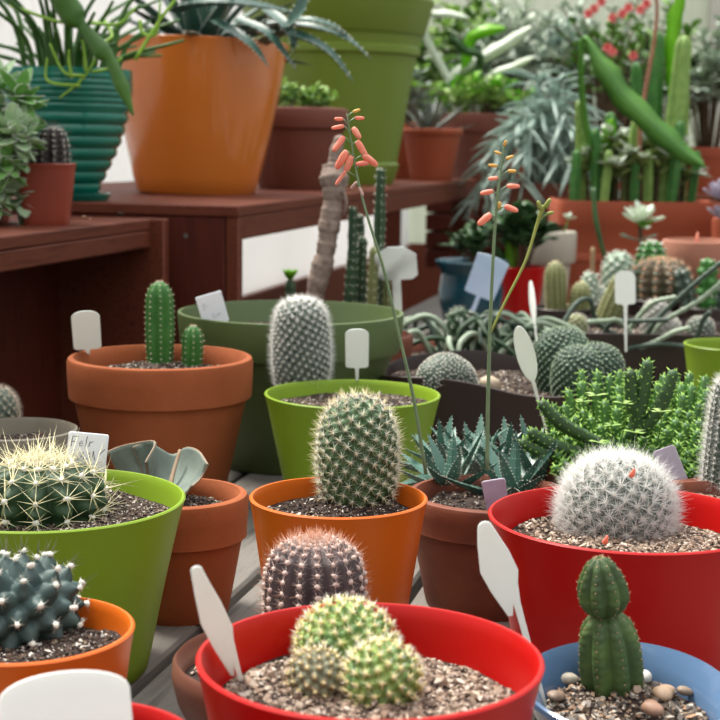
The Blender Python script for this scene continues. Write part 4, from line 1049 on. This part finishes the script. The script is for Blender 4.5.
# big orange pot with the agave
p = at_z(196, 193, .30)
OA = on_thing('potted_agave', 'large glossy orange pot with a blue-green toothed agave on the bench', 'potted plant', p)
R = m_px(89, p)
pot_plastic(OA, R, R * .66, .298, P_ORG2, .275, t=.006, n=96, belly=.004)
OA.rotation_euler = (0, math.radians(1.2), 0)
soil(OA, .275, R * .93, SOILG, 200, (.002, .004))
rosette(OA, (0, 0, .272), 34, .26, .021, .008, L_AGAVE, lo=8, hi=82, curve=-.12, teeth=(.004, .002, SP_WHITE), segs=12, name='leaf_rosette')
lf = MB(); T1 = []; T2 = []
for (pts, wd) in (([(255, 30), (290, 32), (325, 48), (351, 78)], .019), ([(262, 22), (310, 24), (345, 36), (368, 55)], .012), ([(262, 40), (280, 28), (296, 8), (306, -30)], .024), ([(232, 18), (262, 30), (280, 50), (294, 68)], .014), ([(210, 20), (238, 36), (254, 50), (266, 66)], .015), ([(270, 22), (300, 17), (328, 22), (350, 36)], .012), ([(170, 10), (200, 2), (240, 2), (292, 10)], .024), ([(262, 8), (280, 22), (290, 38), (289, 52)], .015)):
    yy = p.y - R - .015
    C = smooth_path([locy(OA, x, y, yy + (.06 if i == 0 else -.01 * (i == 2))) for i, (x, y) in enumerate(pts)], 14)
    P, Tn = frame_pts(C); S = nrm(np.cross(Tn, np.array([0, -.55, 1.0]))); N = np.cross(S, Tn)
    s_ = np.linspace(0, 1, 14); wv = np.maximum(wd * (1 - s_) ** .7 * (.75 + .6 * s_), .0006)
    V = np.stack([P - S * wv[:, None] + N * .35 * wv[:, None], P - N * .45 * wv[:, None], P + S * wv[:, None] + N * .35 * wv[:, None], P + N * .05 * wv[:, None]], 1).reshape(-1, 3)
    lf.add(V, [list(f) for f in grid_faces(14, 4)] + [[3, 2, 1, 0], [52, 53, 54, 55]], L_AGAVE)
    for sg, k in ((-1, 0), (1, 2)):
        for i in range(1, 13): T1.append(V[i * 4 + k]); T2.append(S[i] * sg)
o = lf.build('outer_leaf', OA, sharp=50); sb = MB(); spines(sb, T1, T2, 1, .005, .003, (0, 10), SP_WHITE); sb.build('teeth', o, sharp=0)

# brown terracotta pot with small leaves
p = at_z(297, 189, .30)
BT2 = on_thing('potted_plant', 'brown terracotta pot with a rolled rim between the orange and the big lime pot', 'potted plant', p)
R = m_px(51, p)
pot_prof(BT2, [(0, .002), (R * .72, 0), (R * .74, .004), (R * .90, .12), (R * .91, .132), (R * .98, .136), (R, .15), (R, .168), (R * .97, .178), (R * .92, .18), (R * .88, .17), (R * .84, .14), (0, .13)], TERRA_B, 72)
soil(BT2, .160, R * .84, SOILG, 150, (.002, .004))
bush(BT2, .160, R * .85, .075, 26, 7, .022, .008, .001, L_GREEN, stemr=.0012, rng=random.Random(4), tips=L_LIGHT, spreadout=3)

# big lime planter
p = at_z(335, 183, .30)
LP = on_thing('lime_planter', 'very large lime green planter with a banded rim on the back bench', 'planter', p)
R = m_px(96, p)
pot_prof(LP, [(0, .002), (R * .60, 0), (R * .63, .02), (R * .665, .05), (R * .64, .056), (R * .655, .075), (R * .80, .30), (R * .825, .325), (R * .86, .33), (R * .865, .345), (R * .845, .35), (R * .87, .375), (R * .885, .378), (R * .91, .385), (R * .98, .45), (R, .462), (R * .99, .47), (R * .95, .468), (R * .9, .42), (0, .40)], P_LIME2, 96)
soil(LP, .430, R * .88, SOILG, 100, (.003, .006))
bush(LP, .43, R * .9, .22, 26, 7, .07, .018, .002, L_GREEN, stemr=.003, rng=random.Random(14), tips=L_LIGHT)

# terracotta pots at the end of the bench
p = at_y(431, 179, 4.35); p.z = .30
TC = on_thing('potted_succulent', 'small terracotta pot with a rimmed top and grey-purple leaves at the end of the bench', 'potted plant', p)
R = m_px(31, p)
pot_terra(TC, R, R * .66, .150, TERRA_R, .135, .018, .008)
soil(TC, .135, R * .8, SOILG, 80, (.002, .004))
rosette(TC, (-.01, 0, .13), 26, .15, .012, .004, leafm('purple_grey_leaf', ['#6d7a70', '#8a8f88']), lo=15, hi=85, curve=.1)
p = at_z(398, 177, .30)
TC2 = on_thing('potted_plant', 'reddish terracotta pot half hidden behind the big lime planter', 'potted plant', at_y(402, 176, 4.61).to_tuple()[:2] + (.30,))
pot_terra(TC2, .11, .08, .17, TERRA_R, .15, .03, .006)
soil(TC2, .15, .09, SOILG, 60, (.002, .004))
bush(TC2, .15, .14, .22, 22, 9, .045, .016, .002, L_GREYG, stemr=.002, rng=random.Random(6), tips=L_LIGHT)

# ================================================================== BEHIND THE BENCHES
p = at_y(484, 200, 4.9)
CRT = on_thing('wooden_crate', 'dark red wooden crate under the large terracotta pot behind the bench end', 'crate', (p.x, 5.0, 0), rotz=ANG)
for k in range(4):
    b = MB(); box(b, -.16, .16, -.155, .155, .004 + k * .06, .058 + k * .06, WOODV, .004); b.build('slat_course', CRT)
TB6 = on_thing('potted_plant', 'large brown terracotta pot standing on the dark red crate', 'potted plant', (p.x, 5.0, .238))
pot_terra(TB6, .145, .105, .27, TERRA_B, .24, .06, .008)
soil(TB6, .24, .12, SOILG, 60, (.003, .005))
bush(TB6, .24, .20, .16, 26, 9, .05, .016, .002, L_LIGHT, stemr=.002, rng=random.Random(9), tips=L_LIME)

def bgplant(name, lbl, px, py0, y, potR, potH, potm, z0=0.0, cat='potted plant'):
    q = at_y(px, py0, y)
    t_ = on_thing(name, lbl, cat, (q.x, y, z0))
    pot_terra(t_, potR, potR * .72, potH, potm, potH - .02, potH * .22, .006)
    soil(t_, potH - .02, potR * .84, SOILG, 40, (.002, .004))
    return t_
# chalky finger-leaved shrub
t_ = bgplant('potted_succulent', 'bush of long chalky blue finger leaves spilling over behind the coral flower spike', 545, 200, 4.35, .13, .30, TERRA_B)
bush(t_, .28, .25, .38, 34, 12, .125, .0065, .005, L_CHALK, stemr=.005, shape='finger', rng=random.Random(21), droop=.75, start=.25, fold=.05, up=.1, twig=L_CHALK)
# long trough with tall cacti
q = at_y(634, 200, 3.75)
TR = on_thing('cactus_trough', 'long terracotta trough packed with tall green cacti and a flat-stemmed jungle cactus', 'planter', (q.x, 3.75, 0))
zt = q.z; sec = rect(.205, .12, 10)
pot_prof(TR, [(0, .002), (.86, 0), (.88, .004), (.93, zt * .45), (.955, zt * .46), (.955, zt * .52), (.94, zt * .53), (.96, zt * .76), (.99, zt * .78), (1, zt * .97), (.99, zt), (.965, zt), (.94, zt * .9), (0, zt * .86)], TERRA_R, 96, sec, 'trough')
soil(TR, zt - .02, .92, SOILG, 200, (.002, .004), sec=sec)
for k, (px, dy, top, R_, mm) in enumerate(((652, .02, 30, .020, 0), (664, -.03, 34, .024, 1), (640, .05, 62, .018, 0), (680, .03, 60, .018, 1), (625, -.02, 118, .015, 1), (612, .04, 112, .018, 0), (597, -.04, 128, .016, 0), (670, -.06, 120, .015, 0), (648, -.06, 150, .013, 1), (583, .02, 100, .015, 1), (690, -.02, 150, .014, 0), (634, -.07, 160, .012, 0), (660, .06, 100, .02, 0), (604, -.07, 150, .012, 1), (574, -.05, 150, .013, 0))):
    bs = locy(TR, px, 200, 3.75 + dy); bs[2] = zt - .024
    H_ = at_y(px, top, 3.75 + dy).z - bs[2]
    cactus(TR, bs, R_, H_, 'column', (G_BRIGHT, skin('lime_skin', ['#6f9440', '#8cae58']))[mm], 'rib', ribs=4 + k % 2, ribamp=.2, spacing=.03, sharp_rib=1.0, nv=40, nu=30, axis=(.09 * math.sin(k * 2), .05 * math.cos(k), 1), groups=[dict(n=3, L=.006, w=.001, sp=(20, 80), m=SP_TAN)], spin=k)
bush(TR, zt - .03, .17, .22, 30, 9, .05, .014, .002, leafm('olive_leaf', ['#7d9450', '#9fb26c'], trans=.35), stemr=.004, rng=random.Random(55), tips=L_PALE, spreadout=3, sq_=.6)
def strap(root, pts, wd, m, name='flat_stem', th=.003, wav_=.12, stemf=0.0):
    C = smooth_path([locy(root, *q) for q in pts], 36); P, Tn = frame_pts(C)
    S = nrm(np.cross(Tn, np.array([.1, -1.0, .15]))); N = np.cross(S, Tn); s_ = np.linspace(0, 1, 36)
    wv = wd * np.clip(np.minimum((s_ - stemf) * 6 + .25, (1 - s_) * 5 + .06), .16, 1) ** .7 * np.where(s_ > .985, .25, 1)
    wl = wv * (1 + wav_ * np.sin(s_ * 42)); wr = wv * (1 + wav_ * np.sin(s_ * 42 + 2))
    V = np.stack([P - S * wl[:, None], P - S * .2 * wv[:, None] - N * th, P - N * th * 1.8, P + S * .2 * wv[:, None] - N * th, P + S * wr[:, None], P + S * .2 * wv[:, None] + N * th, P + N * th * 1.8, P - S * .2 * wv[:, None] + N * th], 1).reshape(-1, 3)
    b = MB(); b.add(V, [list(f) for f in grid_faces(36, 8)] + [list(range(7, -1, -1)), list(range(280, 288))], m)
    return b.build(name, root, sharp=0)
strap(TR, [(606, 205, 3.72), (585, 120, 3.70), (582, 40, 3.66), (600, 62, 3.62), (622, 95, 3.60), (655, 128, 3.58), (680, 150, 3.57), (706, 168, 3.56)], .029, L_EPI, stemf=.36)
strap(TR, [(668, 200, 3.80), (676, 120, 3.82), (672, 40, 3.82), (684, -15, 3.82)], .020, L_LIME)
strap(TR, [(598, 200, 3.78), (606, 150, 3.76), (612, 118, 3.75)], .018, L_LIME)
b = MB(); tube(b, [locy(TR, 644, 205, 3.70), locy(TR, 640, 130, 3.69), locy(TR, 656, 28, 3.70), locy(TR, 655, -20, 3.7)], [.006, .005, .004], mat('reddish_stake', ['#a5694f', '#b57a5e'], 20, .7), 7); b.build('stake', TR, sharp=0)
b = MB(); tube(b, [locy(TR, 594, 188, 3.60), locy(TR, 596, 220, 3.585), locy(TR, 606, 262, 3.57)], [.006, .007, .005], L_DARK, 7); b.build('hanging_stem', TR, sharp=0)

# back stand with the far plants
ST = thing('plant_stand', 'long dark wooden stand far behind the trough holding the leafy background plants', 'stand', (.75, 5.95, -.8))
b = MB(); box(b, -.70, 1.9, -.70, .6, 1.00, 1.04, WOOD); b.build('stand_top', ST)
for x in (-.64, .6, 1.84):
    for y in (-.64, .54):
        b = MB(); box(b, x - .03, x + .03, y - .03, y + .03, 0, 1.0, WOOD); b.build('leg', ST)
ZS = .24
BG = [
 ('pale green leafy bush with yellowish tips behind the big lime planter', 395, 5.5, .22, .62, 30, 12, .085, .022, L_GREEN, L_LIGHT, 'oval', .1),
 ('light green bush of small bright leaves right of the big lime planter', 432, 5.95, .24, .36, 34, 14, .05, .018, L_LIGHT, L_LIME, 'oval', .1),
 ('silver-grey bush with narrow leaves high behind the coral spike', 500, 5.5, .24, .60, 34, 14, .10, .014, L_GREYG, L_PALE, 'lance', .1),
 ('bright green bush with yellow tips at the top middle of the picture', 470, 6.4, .28, .78, 34, 14, .08, .024, L_GREEN, L_LIGHT, 'oval', .1),
 ('chalky blue-grey shrub behind the finger-leaved bush', 560, 5.95, .24, .62, 34, 14, .09, .012, L_CHALK, L_GREYG, 'finger', .15),
 ('grey-green shrub with small round leaves behind the tall cacti', 625, 5.95, .22, .52, 36, 14, .05, .022, L_GREYG, L_GREEN, 'oval', .1),
 ('soft grey bush by the pale post at upper right', 705, 5.6, .22, .48, 34, 13, .06, .020, L_SILVER, L_GREYG, 'oval', .2),
 ('dark green bush filling the gap behind the trough', 660, 6.4, .30, .62, 36, 14, .07, .024, L_DARK, L_GREEN, 'oval', .1),
 ('dark leafy plant low behind the finger-leaved bush', 520, 5.42, .20, .22, 30, 12, .07, .022, L_DARK, L_GREEN, 'oval', .2),
]
for k, (lb, px, y, R_, H_, ns, per, L_, W_, m_, tip, shp, dr) in enumerate(BG):
    t_ = bgplant('potted_shrub', lb, px, 200, y, .10, .17, TERRA_B if k % 2 else TERRA_R, ZS); t_['group'] = 'leafy bushes on the far stand'
    bush(t_, .15, R_, H_, ns, per, L_, W_, .0025, m_, stemr=.004, shape=shp, rng=random.Random(30 + k), droop=dr, tips=tip, fold=.15)
# crown of thorns with red flowers
t_ = bgplant('potted_shrub', 'thorny shrub with clusters of red and pink flowers at the top right', 602, 200, 5.42, .10, .18, TERRA_R, ZS)
fo = bush(t_, .16, .30, .60, 30, 10, .05, .016, .002, L_GREEN, stemr=.006, rng=random.Random(77), tips=L_GREYG)
for k, (px, py) in enumerate(((594, 9), (622, 14), (628, 8), (640, 10), (612, 18), (607, 48), (612, 52), (633, 56), (588, 14), (601, 2), (646, 4))):
    c = locy(t_, px, py, 5.13 + .02 * (k % 3)); b = MB()
    for j in range(5):
        a = j * 1.2566 + k; leaf(b, c, (math.cos(a), -.5, math.sin(a)), .019, .010, .002, FL_RED, (0, 0, 0), 'spoon', 5, .1, up=(0, -1, .1))
    b.build('flower', t_, sharp=0)
# pale agave whose leaves cross the top middle
t_ = bgplant('potted_agave', 'agave with long whitish leaves slanting across the top middle', 468, 200, 5.42, .11, .20, TERRA_R, ZS)
rosette(t_, (0, 0, .19), 18, .30, .022, .006, L_PALE, lo=20, hi=80, curve=.05)
for pts, wd, mm in (([(462, 120, 5.18), (452, 82, 5.12), (480, 60, 5.06), (510, 42, 5.03), (532, 26, 5.0)], .020, L_PALE), ([(468, 120, 5.18), (490, 78, 5.1), (515, 66, 5.05), (536, 56, 5.0)], .012, L_PALE), ([(465, 120, 5.18), (468, 50, 5.05), (480, 33, 5.0), (506, 28, 4.98)], .020, L_LIME), ([(466, 110, 5.2), (420, 24, 5.1), (440, 14, 5.05), (470, 18, 5.0)], .014, L_PALE), ([(462, 110, 5.2), (480, 60, 5.02), (465, 50, 5.0), (450, 36, 4.98)], .015, L_DARK)):
    strap(t_, pts, wd, mm, 'long_leaf', .004, .02)

# ================================================================== MIDDLE DISTANCE ON THE TABLE
# old woody plant behind the wide green pot
p = at_y(347, 330, 2.21)
WP = on_thing('potted_succulent', 'old ringed grey trunk and thin dark cactus stems behind the wide green pot', 'potted plant', (p.x, 2.21, 0))
pot_terra(WP, .10, .072, .12, TERRA_D, .105, .035, .006)
soil(WP, .105, .085, SOILP, 200, (.0015, .003))
b = MB(); C = smooth_path([locy(WP, 312, 332, 2.19), locy(WP, 316, 290, 2.19), locy(WP, 325, 255, 2.19), locy(WP, 330, 220, 2.19), locy(WP, 334, 190, 2.19), locy(WP, 334, 160, 2.2), locy(WP, 340, 138, 2.2)], 80)
rr = [(.0150 + .0008 * math.sin(i * .9) + .0008 * math.sin(i * 2.3 + 1) + .0010 * math.sin(i * .37)) * (1 + .35 * math.exp(-((i - 58) / 6) ** 2)) * (1 if i < 64 else .55) for i in range(80)]
tube(b, C, rr, BARK, 12, seg=80); b.build('trunk', WP, sharp=0)
b = MB(); tube(b, [locy(WP, 340, 185, 2.185), locy(WP, 346, 200, 2.18), locy(WP, 344, 216, 2.185)], [.003, .0028, .002], BARK, 6); b.build('dry_twig', WP, sharp=0)
for k, (px, top, R_, mm) in enumerate(((345, 205, .0075, G_DARK), (354, 236, .008, G_DARK), (363, 215, .0085, G_DARK), (372, 245, .008, G_OLIVE), (381, 168, .0085, G_DARK), (388, 236, .0075, G_DARK), (337, 255, .007, G_DARK), (396, 255, .007, G_OLIVE))):
    bs = locy(WP, px - (px - 365) * .3, 325, 2.21 + .03 * (k % 3 - 1)); bs[2] = .10
    H_ = at_y(px, top, 2.21).z - .10
    cactus(WP, bs, R_, H_, 'column', mm, 'rib', ribs=5, ribamp=.2, spacing=.012, nv=40, nu=50, scallop=.12, axis=(.05 * math.sin(k * 2.3), 0, 1), groups=[dict(n=4, L=.005, w=.0006, sp=(20, 80), m=SP_WHITE)])
b = MB(); lathe(b, [(.0001, -.004), (.010, .0), (.011, .002), (0, .006)], L_LIME, 8); 
label('pale house-shaped label behind the right rim of the wide green pot', at_z(399, 338, .10), at_y(395, 247, 2.15), .064, 'house', LABEL_G, headfrac=.34, stakew=.0065)
q = at_y(290, 300, 2.30)
SG = on_thing('potted_cactus', 'tiny cactus with a bright green tip showing above the wide dark green pot', 'potted cactus', (at_y(290, 300, 2.40).x, 2.40, 0))
pot_plastic(SG, .035, .026, .08, P_RUST, .07); soil(SG, .07, .031, SOILG, 60, (.001, .002))
bd, _, _ = cactus(SG, (0, 0, .068), .010, at_y(288, 279, 2.40).z - .068, 'column', G_DARK, 'rib', ribs=5, ribamp=.15, spacing=.01, nv=40, groups=[dict(n=4, L=.004, w=.0005, sp=(20, 80), m=SP_TAN)])
b = MB()
for j in range(7): a = j * .9; leaf(b, (0, 0, at_y(288, 280, 2.40).z), (math.cos(a), math.sin(a), 1.2), .022, .009, .001, L_LIME, shape='oval', n=6)
b.build('leaf_tip', SG, sharp=0)

# bowl of tangled trailing stems
p = at_y(470, 345, 2.36)
TG = on_thing('potted_cactus', 'low bowl of tangled grey-green trailing cactus stems in the middle distance', 'potted cactus', (p.x, 2.36, 0))
pot_terra(TG, .13, .10, .075, TERRA_D, .062, .025, .005)
soil(TG, .062, .115, SOILP, 300, (.002, .004))
rg = random.Random(41)
for i in range(52):
    a = rg.uniform(0, 2 * PI); L_ = rg.uniform(.08, .17); h = rg.uniform(.01, .045)
    b0 = np.array([rg.uniform(-.06, .06), rg.uniform(-.06, .06), .058]); d = np.array([math.cos(a), math.sin(a) * .55, 0])
    b = MB(); tube(b, [b0, b0 + d * L_ * .45 + np.array([0, 0, h + .03]), b0 + d * L_ * .8 + np.array([0, 0, h + .022]), b0 + d * L_ + np.array([.01, 0, h])], [.004, .0042, .004, .0026], (skin('pale_stem_skin', ['#7f9078', '#9aa893']), G_GREY, G_DARK)[i % 3], 12, seg=22, rib=(6, .12)); b.build('stem', TG, sharp=0)
cactus(TG, (-.02, -.02, .06), .022, .085, 'barrel', G_DARK, 'tub', 60, .15, groups=[dict(n=6, L=.008, w=.0005, sp=(30, 85), m=SP_WHITE)])
label('pale blue-grey tilted label behind the green flower stalk', at_z(470, 318, .06), at_y(494, 257, 2.33), .056, 'house', mat('blue_grey_label', ['#c9d6e6', '#d2deec'], 5, .5, trans=.35), headfrac=.58, stakew=.004)

# dark tray with trailing ribbed stems
p = at_y(644, 325, 2.40)
DT = on_thing('cactus_tray', 'dark brown tray of long pale trailing stems behind the green brain-shaped cactus', 'planter', (p.x, 2.42, 0))
sec = rect(.150, .10, 8)
pot_prof(DT, [(0, .002), (.9, 0), (.92, .003), (1, .105), (1, .11), (.98, .111), (.965, .107), (.94, .08), (0, .076)], P_BROWN, 96, sec, 'tray')
soil(DT, .095, .95, SOILP, 700, (.002, .004), sec=sec)
for k, pts in enumerate(([(640, 345), (600, 325), (590, 300), (575, 305), (560, 330)], [(612, 352), (625, 335), (650, 305), (676, 297)], [(640, 350), (655, 322), (690, 288), (722, 262)], [(650, 350), (660, 325), (700, 300), (730, 275)], [(600, 352), (610, 324), (640, 321), (668, 320)], [(640, 345), (620, 322), (606, 321), (588, 322)], [(600, 355), (625, 349), (660, 344), (688, 347)], [(630, 352), (655, 342), (675, 332), (690, 328)], [(690, 350), (698, 335), (703, 320), (710, 312)], [(560, 345), (548, 330), (540, 348), (528, 362)])):
    b = MB(); C = smooth_path([locy(DT, x, y, 2.40 - .06 * i / 4 - .01 * k) for i, (x, y) in enumerate(pts)], 40)
    C[0][2] = min(C[0][2], .092)
    rr = [.0038 + .0005 * math.sin(i * 2.2) for i in range(40)]; tube(b, C, rr, (G_GREY, skin('pale_stem_skin', ['#7f9078', '#9aa893']))[k % 2], 12, seg=40, rib=(6, .1)); b.build('trailing_stem', DT, sharp=0)
for (px, R_, top, sk) in ((655, .024, 300, skin('pale_grey_skin', ['#8b8a83', '#a6a49b'])), (668, .020, 318, skin('pale_grey_skin', ['#8b8a83', '#a6a49b'])), (700, .022, 318, G_GREY), (575, .02, 315, G_OLIVE)):
    bs = locy(DT, px, 340, 2.45); bs[2] = .09
    cactus(DT, bs, R_, max(.03, at_y(px, top, 2.45).z - .09), 'barrel', sk, 'tub', 90, .12, nv=60, groups=[dict(n=8, L=.005, w=.0005, sp=(40, 85), m=SP_WHITE)])
label('white paddle label upright among the trailing stems of the dark tray', at_z(626, 352, .09), at_y(625, 271, 2.33), .032, 'paddle', LABEL_S, headfrac=.42, stakew=.003)
label('thin white label seen nearly edge-on beside the green brain-shaped cactus', at_z(538, 352, .09), at_y(530, 281, 2.35), .022, 'oval', headfrac=.6, yaw=1.15)

# row of single cacti in small dark pots further back
def small(lb, px, base_py, y, R0, H0, pm=P_BROWN, name='potted_cactus', cat='potted cactus'):
    q = at_y(px, base_py, y); t_ = on_thing(name, lb, cat, (q.x, y, 0))
    t_['group'] = 'single cacti in small pots behind the trays'
    pot_plastic(t_, R0, R0 * .75, H0, pm, H0 - .01, n=48); soil(t_, H0 - .01, R0 * .93, SOILP, 120, (.0015, .003))
    return t_
t_ = small('yellow-green ribbed columns left of the tall white paddle label', 562, 320, 2.85, .058, .095)
for (px, R_, top) in ((556, .021, 262), (576, .019, 281), (566, .012, 305), (585, .011, 302)):
    bs = locy(t_, px, 320, 2.85); bs[1] += .012 * ((px % 3) - 1); bs[2] = .08
    cactus(t_, bs, R_, at_y(px, top, 2.85).z - .08, 'column', G_OLIVE, 'rib', ribs=12, ribamp=.09, spacing=.008, nv=72, groups=[dict(n=5, L=.005, w=.0006, sp=(20, 80), m=SP_GOLD)], axis=(-.05 if px < 560 else .12, 0, 1))
t_ = small('woolly white-green cluster of little cacti with a tan stick', 592, 318, 2.97, .045, .09)
for (px, R_, top) in ((588, .018, 272), (600, .016, 288), (580, .013, 292), (606, .013, 300)):
    bs = locy(t_, px, 318, 2.97); bs[1] += .01 * ((px % 3) - 1); bs[2] = .078
    cactus(t_, bs, R_, at_y(px, top, 2.97).z - .078, 'barrel', skin('pale_green_skin', ['#7f9a80', '#a9bba8']), 'tub', 60, .2, nv=60, groups=[dict(n=6, L=.006, w=.0007, sp=(30, 85), m=SP_WHITE)], wool=(.003, WOOL))
b = MB(); tube(b, [locy(t_, 591, 316, 2.955), locy(t_, 592, 280, 2.955), locy(t_, 593, 248, 2.955)], [.0055, .0052, .0045], mat('tan_stick', ['#a98a63', '#bb9c74'], 30, .8), 8); b.build('stick', t_, sharp=0)
t_ = small('olive ribbed cactus leaning right behind the white paddle label', 612, 320, 2.78, .05, .085)
cactus(t_, (-.015, 0, .072), .023, .105, 'column', G_OLIVE, 'rib', ribs=11, ribamp=.1, spacing=.008, nv=72, groups=[dict(n=5, L=.005, w=.0006, sp=(20, 80), m=SP_GOLD)], axis=(.42, 0, 1))
t_ = small('plump ball cactus with brown and dark green ribs right of the white paddle label', 660, 300, 2.95, .07, .105)
cactus(t_, (0, 0, .09), .062, .095, [(.85, 0), (1, .3), (1, .55), (.9, .78), (.6, .94), (0, 1)], skin('brown_green_skin', ['#23402c', '#6b5a44', '#35523a'], 26), 'rib', ribs=13, ribamp=.16, spacing=.017, scallop=.06, nv=104, groups=[dict(n=6, L=.012, w=.001, sp=(40, 85), m=SP_TAN)], wool=(.0035, mat('tan_wool', '#b98f72', 5, .9)))
t_ = small('green knobbly cactus right behind the plump ball cactus', 655, 285, 3.12, .05, .12)
cactus(t_, (-.01, 0, .108), .036, .10, 'barrel', G_BRIGHT, 'rib', ribs=8, ribamp=.2, spacing=.014, scallop=.1, nv=64, groups=[dict(n=4, L=.006, w=.0008, sp=(30, 85), m=SP_WHITE)], wool=(.003, WOOL))
t_ = small('small grey-green ball cactus in front of the long trough', 618, 280, 3.24, .04, .10)
cactus(t_, (0, 0, .088), .034, .085, 'barrel', skin('pale_green_skin', ['#7f9a80']), 'tub', 70, .2, nv=60, groups=[dict(n=6, L=.007, w=.0008, sp=(30, 85), m=SP_WHITE)], wool=(.0025, WOOL))
t_ = small('stack-angled green cactus at the right end of the row of single cacti', 706, 300, 2.85, .05, .10)
cactus(t_, (0, 0, .088), .020, at_y(706, 258, 2.85).z - .088, 'column', G_BRIGHT, 'rib', ribs=5, ribamp=.22, spacing=.02, scallop=.15, nv=60, wool=(.002, WOOL), groups=[dict(n=4, L=.005, w=.0007, sp=(30, 80), m=SP_WHITE)])
for (x, y_, a) in ((-.025, 0, -.35), (.025, .01, .35)):
    cactus(t_, (x, y_, .088), .017, .09, 'column', G_GREY, 'rib', ribs=5, ribamp=.22, spacing=.02, scallop=.15, nv=60, axis=(a, 0, 1), wool=(.002, WOOL), groups=[dict(n=4, L=.005, w=.0007, sp=(30, 80), m=SP_WHITE)])
# echeveria on a stem in front of the trough
t_ = small('white-green rosette on a bare stem in front of the terracotta trough', 640, 262, 3.32, .04, .11, name='potted_succulent', cat='potted plant')
tp = locy(t_, 640, 224, 3.30); b = MB(); tube(b, [(0, 0, .10), (.004, 0, .13), tp], [.006, .005, .005], TWIG, 7); b.build('stem', t_, sharp=0)
rosette(t_, tp, 16, .052, .014, .004, L_PALE, (0, -.75, 1), 10, 80, 'spoon', .2)
rosette(t_, tp + np.array([0, -.012, -.004]), 7, .026, .009, .004, L_LIME, (0, -.9, .6), 30, 80, 'oval', .1, 'heart')
for (px, py, dx) in ((622, 228, -1), (626, 236, -.8), (655, 238, .9)):
    b = MB(); leaf(b, locy(t_, 638, 240, 3.3), (dx, -.2, .2), .045, .009, .003, L_GREYG, (0, 0, .1), 'spoon', 6); b.build('leaf', t_, sharp=0)
# terracotta rimmed pot right
p = at_y(702, 240, 3.22)
RT = on_thing('potted_plant', 'pinkish terracotta pot with a deep rim at the right edge in front of the trough', 'plant pot', (p.x, 3.22, 0))
pot_terra(RT, m_px(39, p), m_px(26, p), p.z, TERRA_P, p.z - .02, .075, .014)
soil(RT, p.z - .02, m_px(32, p), SOILP, 150, (.002, .004))
b = MB(); leaf(b, (-.015, -.02, p.z - .02), (0, 0, 1), .04, .006, .004, FL_CORAL, shape='oval'); b.build('bud', RT, sharp=0)
# lilac succulents at right edge behind it
t_ = bgplant('potted_succulent', 'lilac-grey rosettes at the right edge beside the terracotta trough', 736, 215, 3.54, .055, .24, TERRA_R)
for (px, py) in ((716, 197), (720, 218), (730, 190), (738, 206)):
    q = locy(t_, px, py, 3.50); b = MB(); tube(b, [(0, 0, .22), q * .5 + np.array([0, 0, .12]), q], [.004] * 3, TWIG, 6); b.build('stem', t_, sharp=0)
    rosette(t_, q, 14, .04, .011, .004, leafm('lilac_leaf', ['#a9a2b5', '#c3bccb']), (0, -.4, 1), 10, 80, 'spoon', .2)
# cream pot, red pot, teal pot
p = at_y(552, 231, 3.55)
CP = on_thing('potted_succulent', 'cream ceramic pot with a broad rim left of the terracotta trough', 'potted plant', (p.x, 3.55, 0))
Rc = m_px(25, p); pot_terra(CP, Rc, Rc * .6, p.z, WHITEPOT, p.z - .015, .075, .012); soil(CP, p.z - .015, Rc * .8, SOILG, 60, (.002, .003))
rosette(CP, (-.015, -.02, p.z - .015), 12, .035, .010, .003, L_GREYG, (0, 0, 1), 10, 70, 'spoon'); 
b = MB(); tube(b, [(.02, -.02, p.z - .02), (.03, -.02, p.z + .01), (.035, -.02, p.z + .03)], [.002] * 3, L_GREEN, 5); b.build('stem', CP, sharp=0)
rosette(CP, (.035, -.02, p.z + .03), 8, .018, .006, .002, L_PALE, (0, -.3, 1), 10, 70, 'spoon')
p = at_y(521, 266, 3.35)
RP = on_thing('potted_plant', 'small red pot partly hidden between the cream pot and the blue-teal pot', 'plant pot', (p.x, 3.35, 0))
pot_plastic(RP, m_px(24, p), m_px(18, p), p.z, P_RED, p.z - .012, n=48); soil(RP, p.z - .012, m_px(22, p), SOILG, 60, (.002, .003))
b = MB(); leaf(b, (-.02, -.01, p.z - .012), (-.1, 0, 1), .09, .014, .002, L_LIME, shape='oval', up=(0, -1, 0)); leaf(b, (-.03, 0, p.z - .012), (-.5, 0, 1), .07, .012, .002, L_DARK, shape='oval', up=(0, -1, 0)); b.build('leaf', RP, sharp=0)
bush(RP, p.z - .012, .09, .16, 18, 8, .045, .016, .002, L_DARK, stemr=.002, rng=random.Random(3))
p = at_y(472, 260, 3.15)
TP = on_thing('potted_plant', 'dark blue-teal glazed pot with a flared rim behind the tilted label', 'plant pot', (p.x, 3.15, 0))
R = m_px(37, p); h = p.z
pot_prof(TP, [(0, .002), (R * .6, 0), (R * .64, .004), (R * .84, h * .4), (R * .88, h * .6), (R * .82, h * .8), (R * .84, h * .86), (R * .98, h * .94), (R, h * .98), (R * .97, h), (R * .9, h * .98), (R * .8, h * .9), (0, h * .86)], TEALB)
soil(TP, h * .92, R * .8, SOILG, 100, (.002, .004))
q = locy(TP, 458, 288, 3.04); 
bush(TP, h * .92, .06, .09, 12, 6, .04, .012, .002, L_DARK, stemr=.002, rng=random.Random(13))
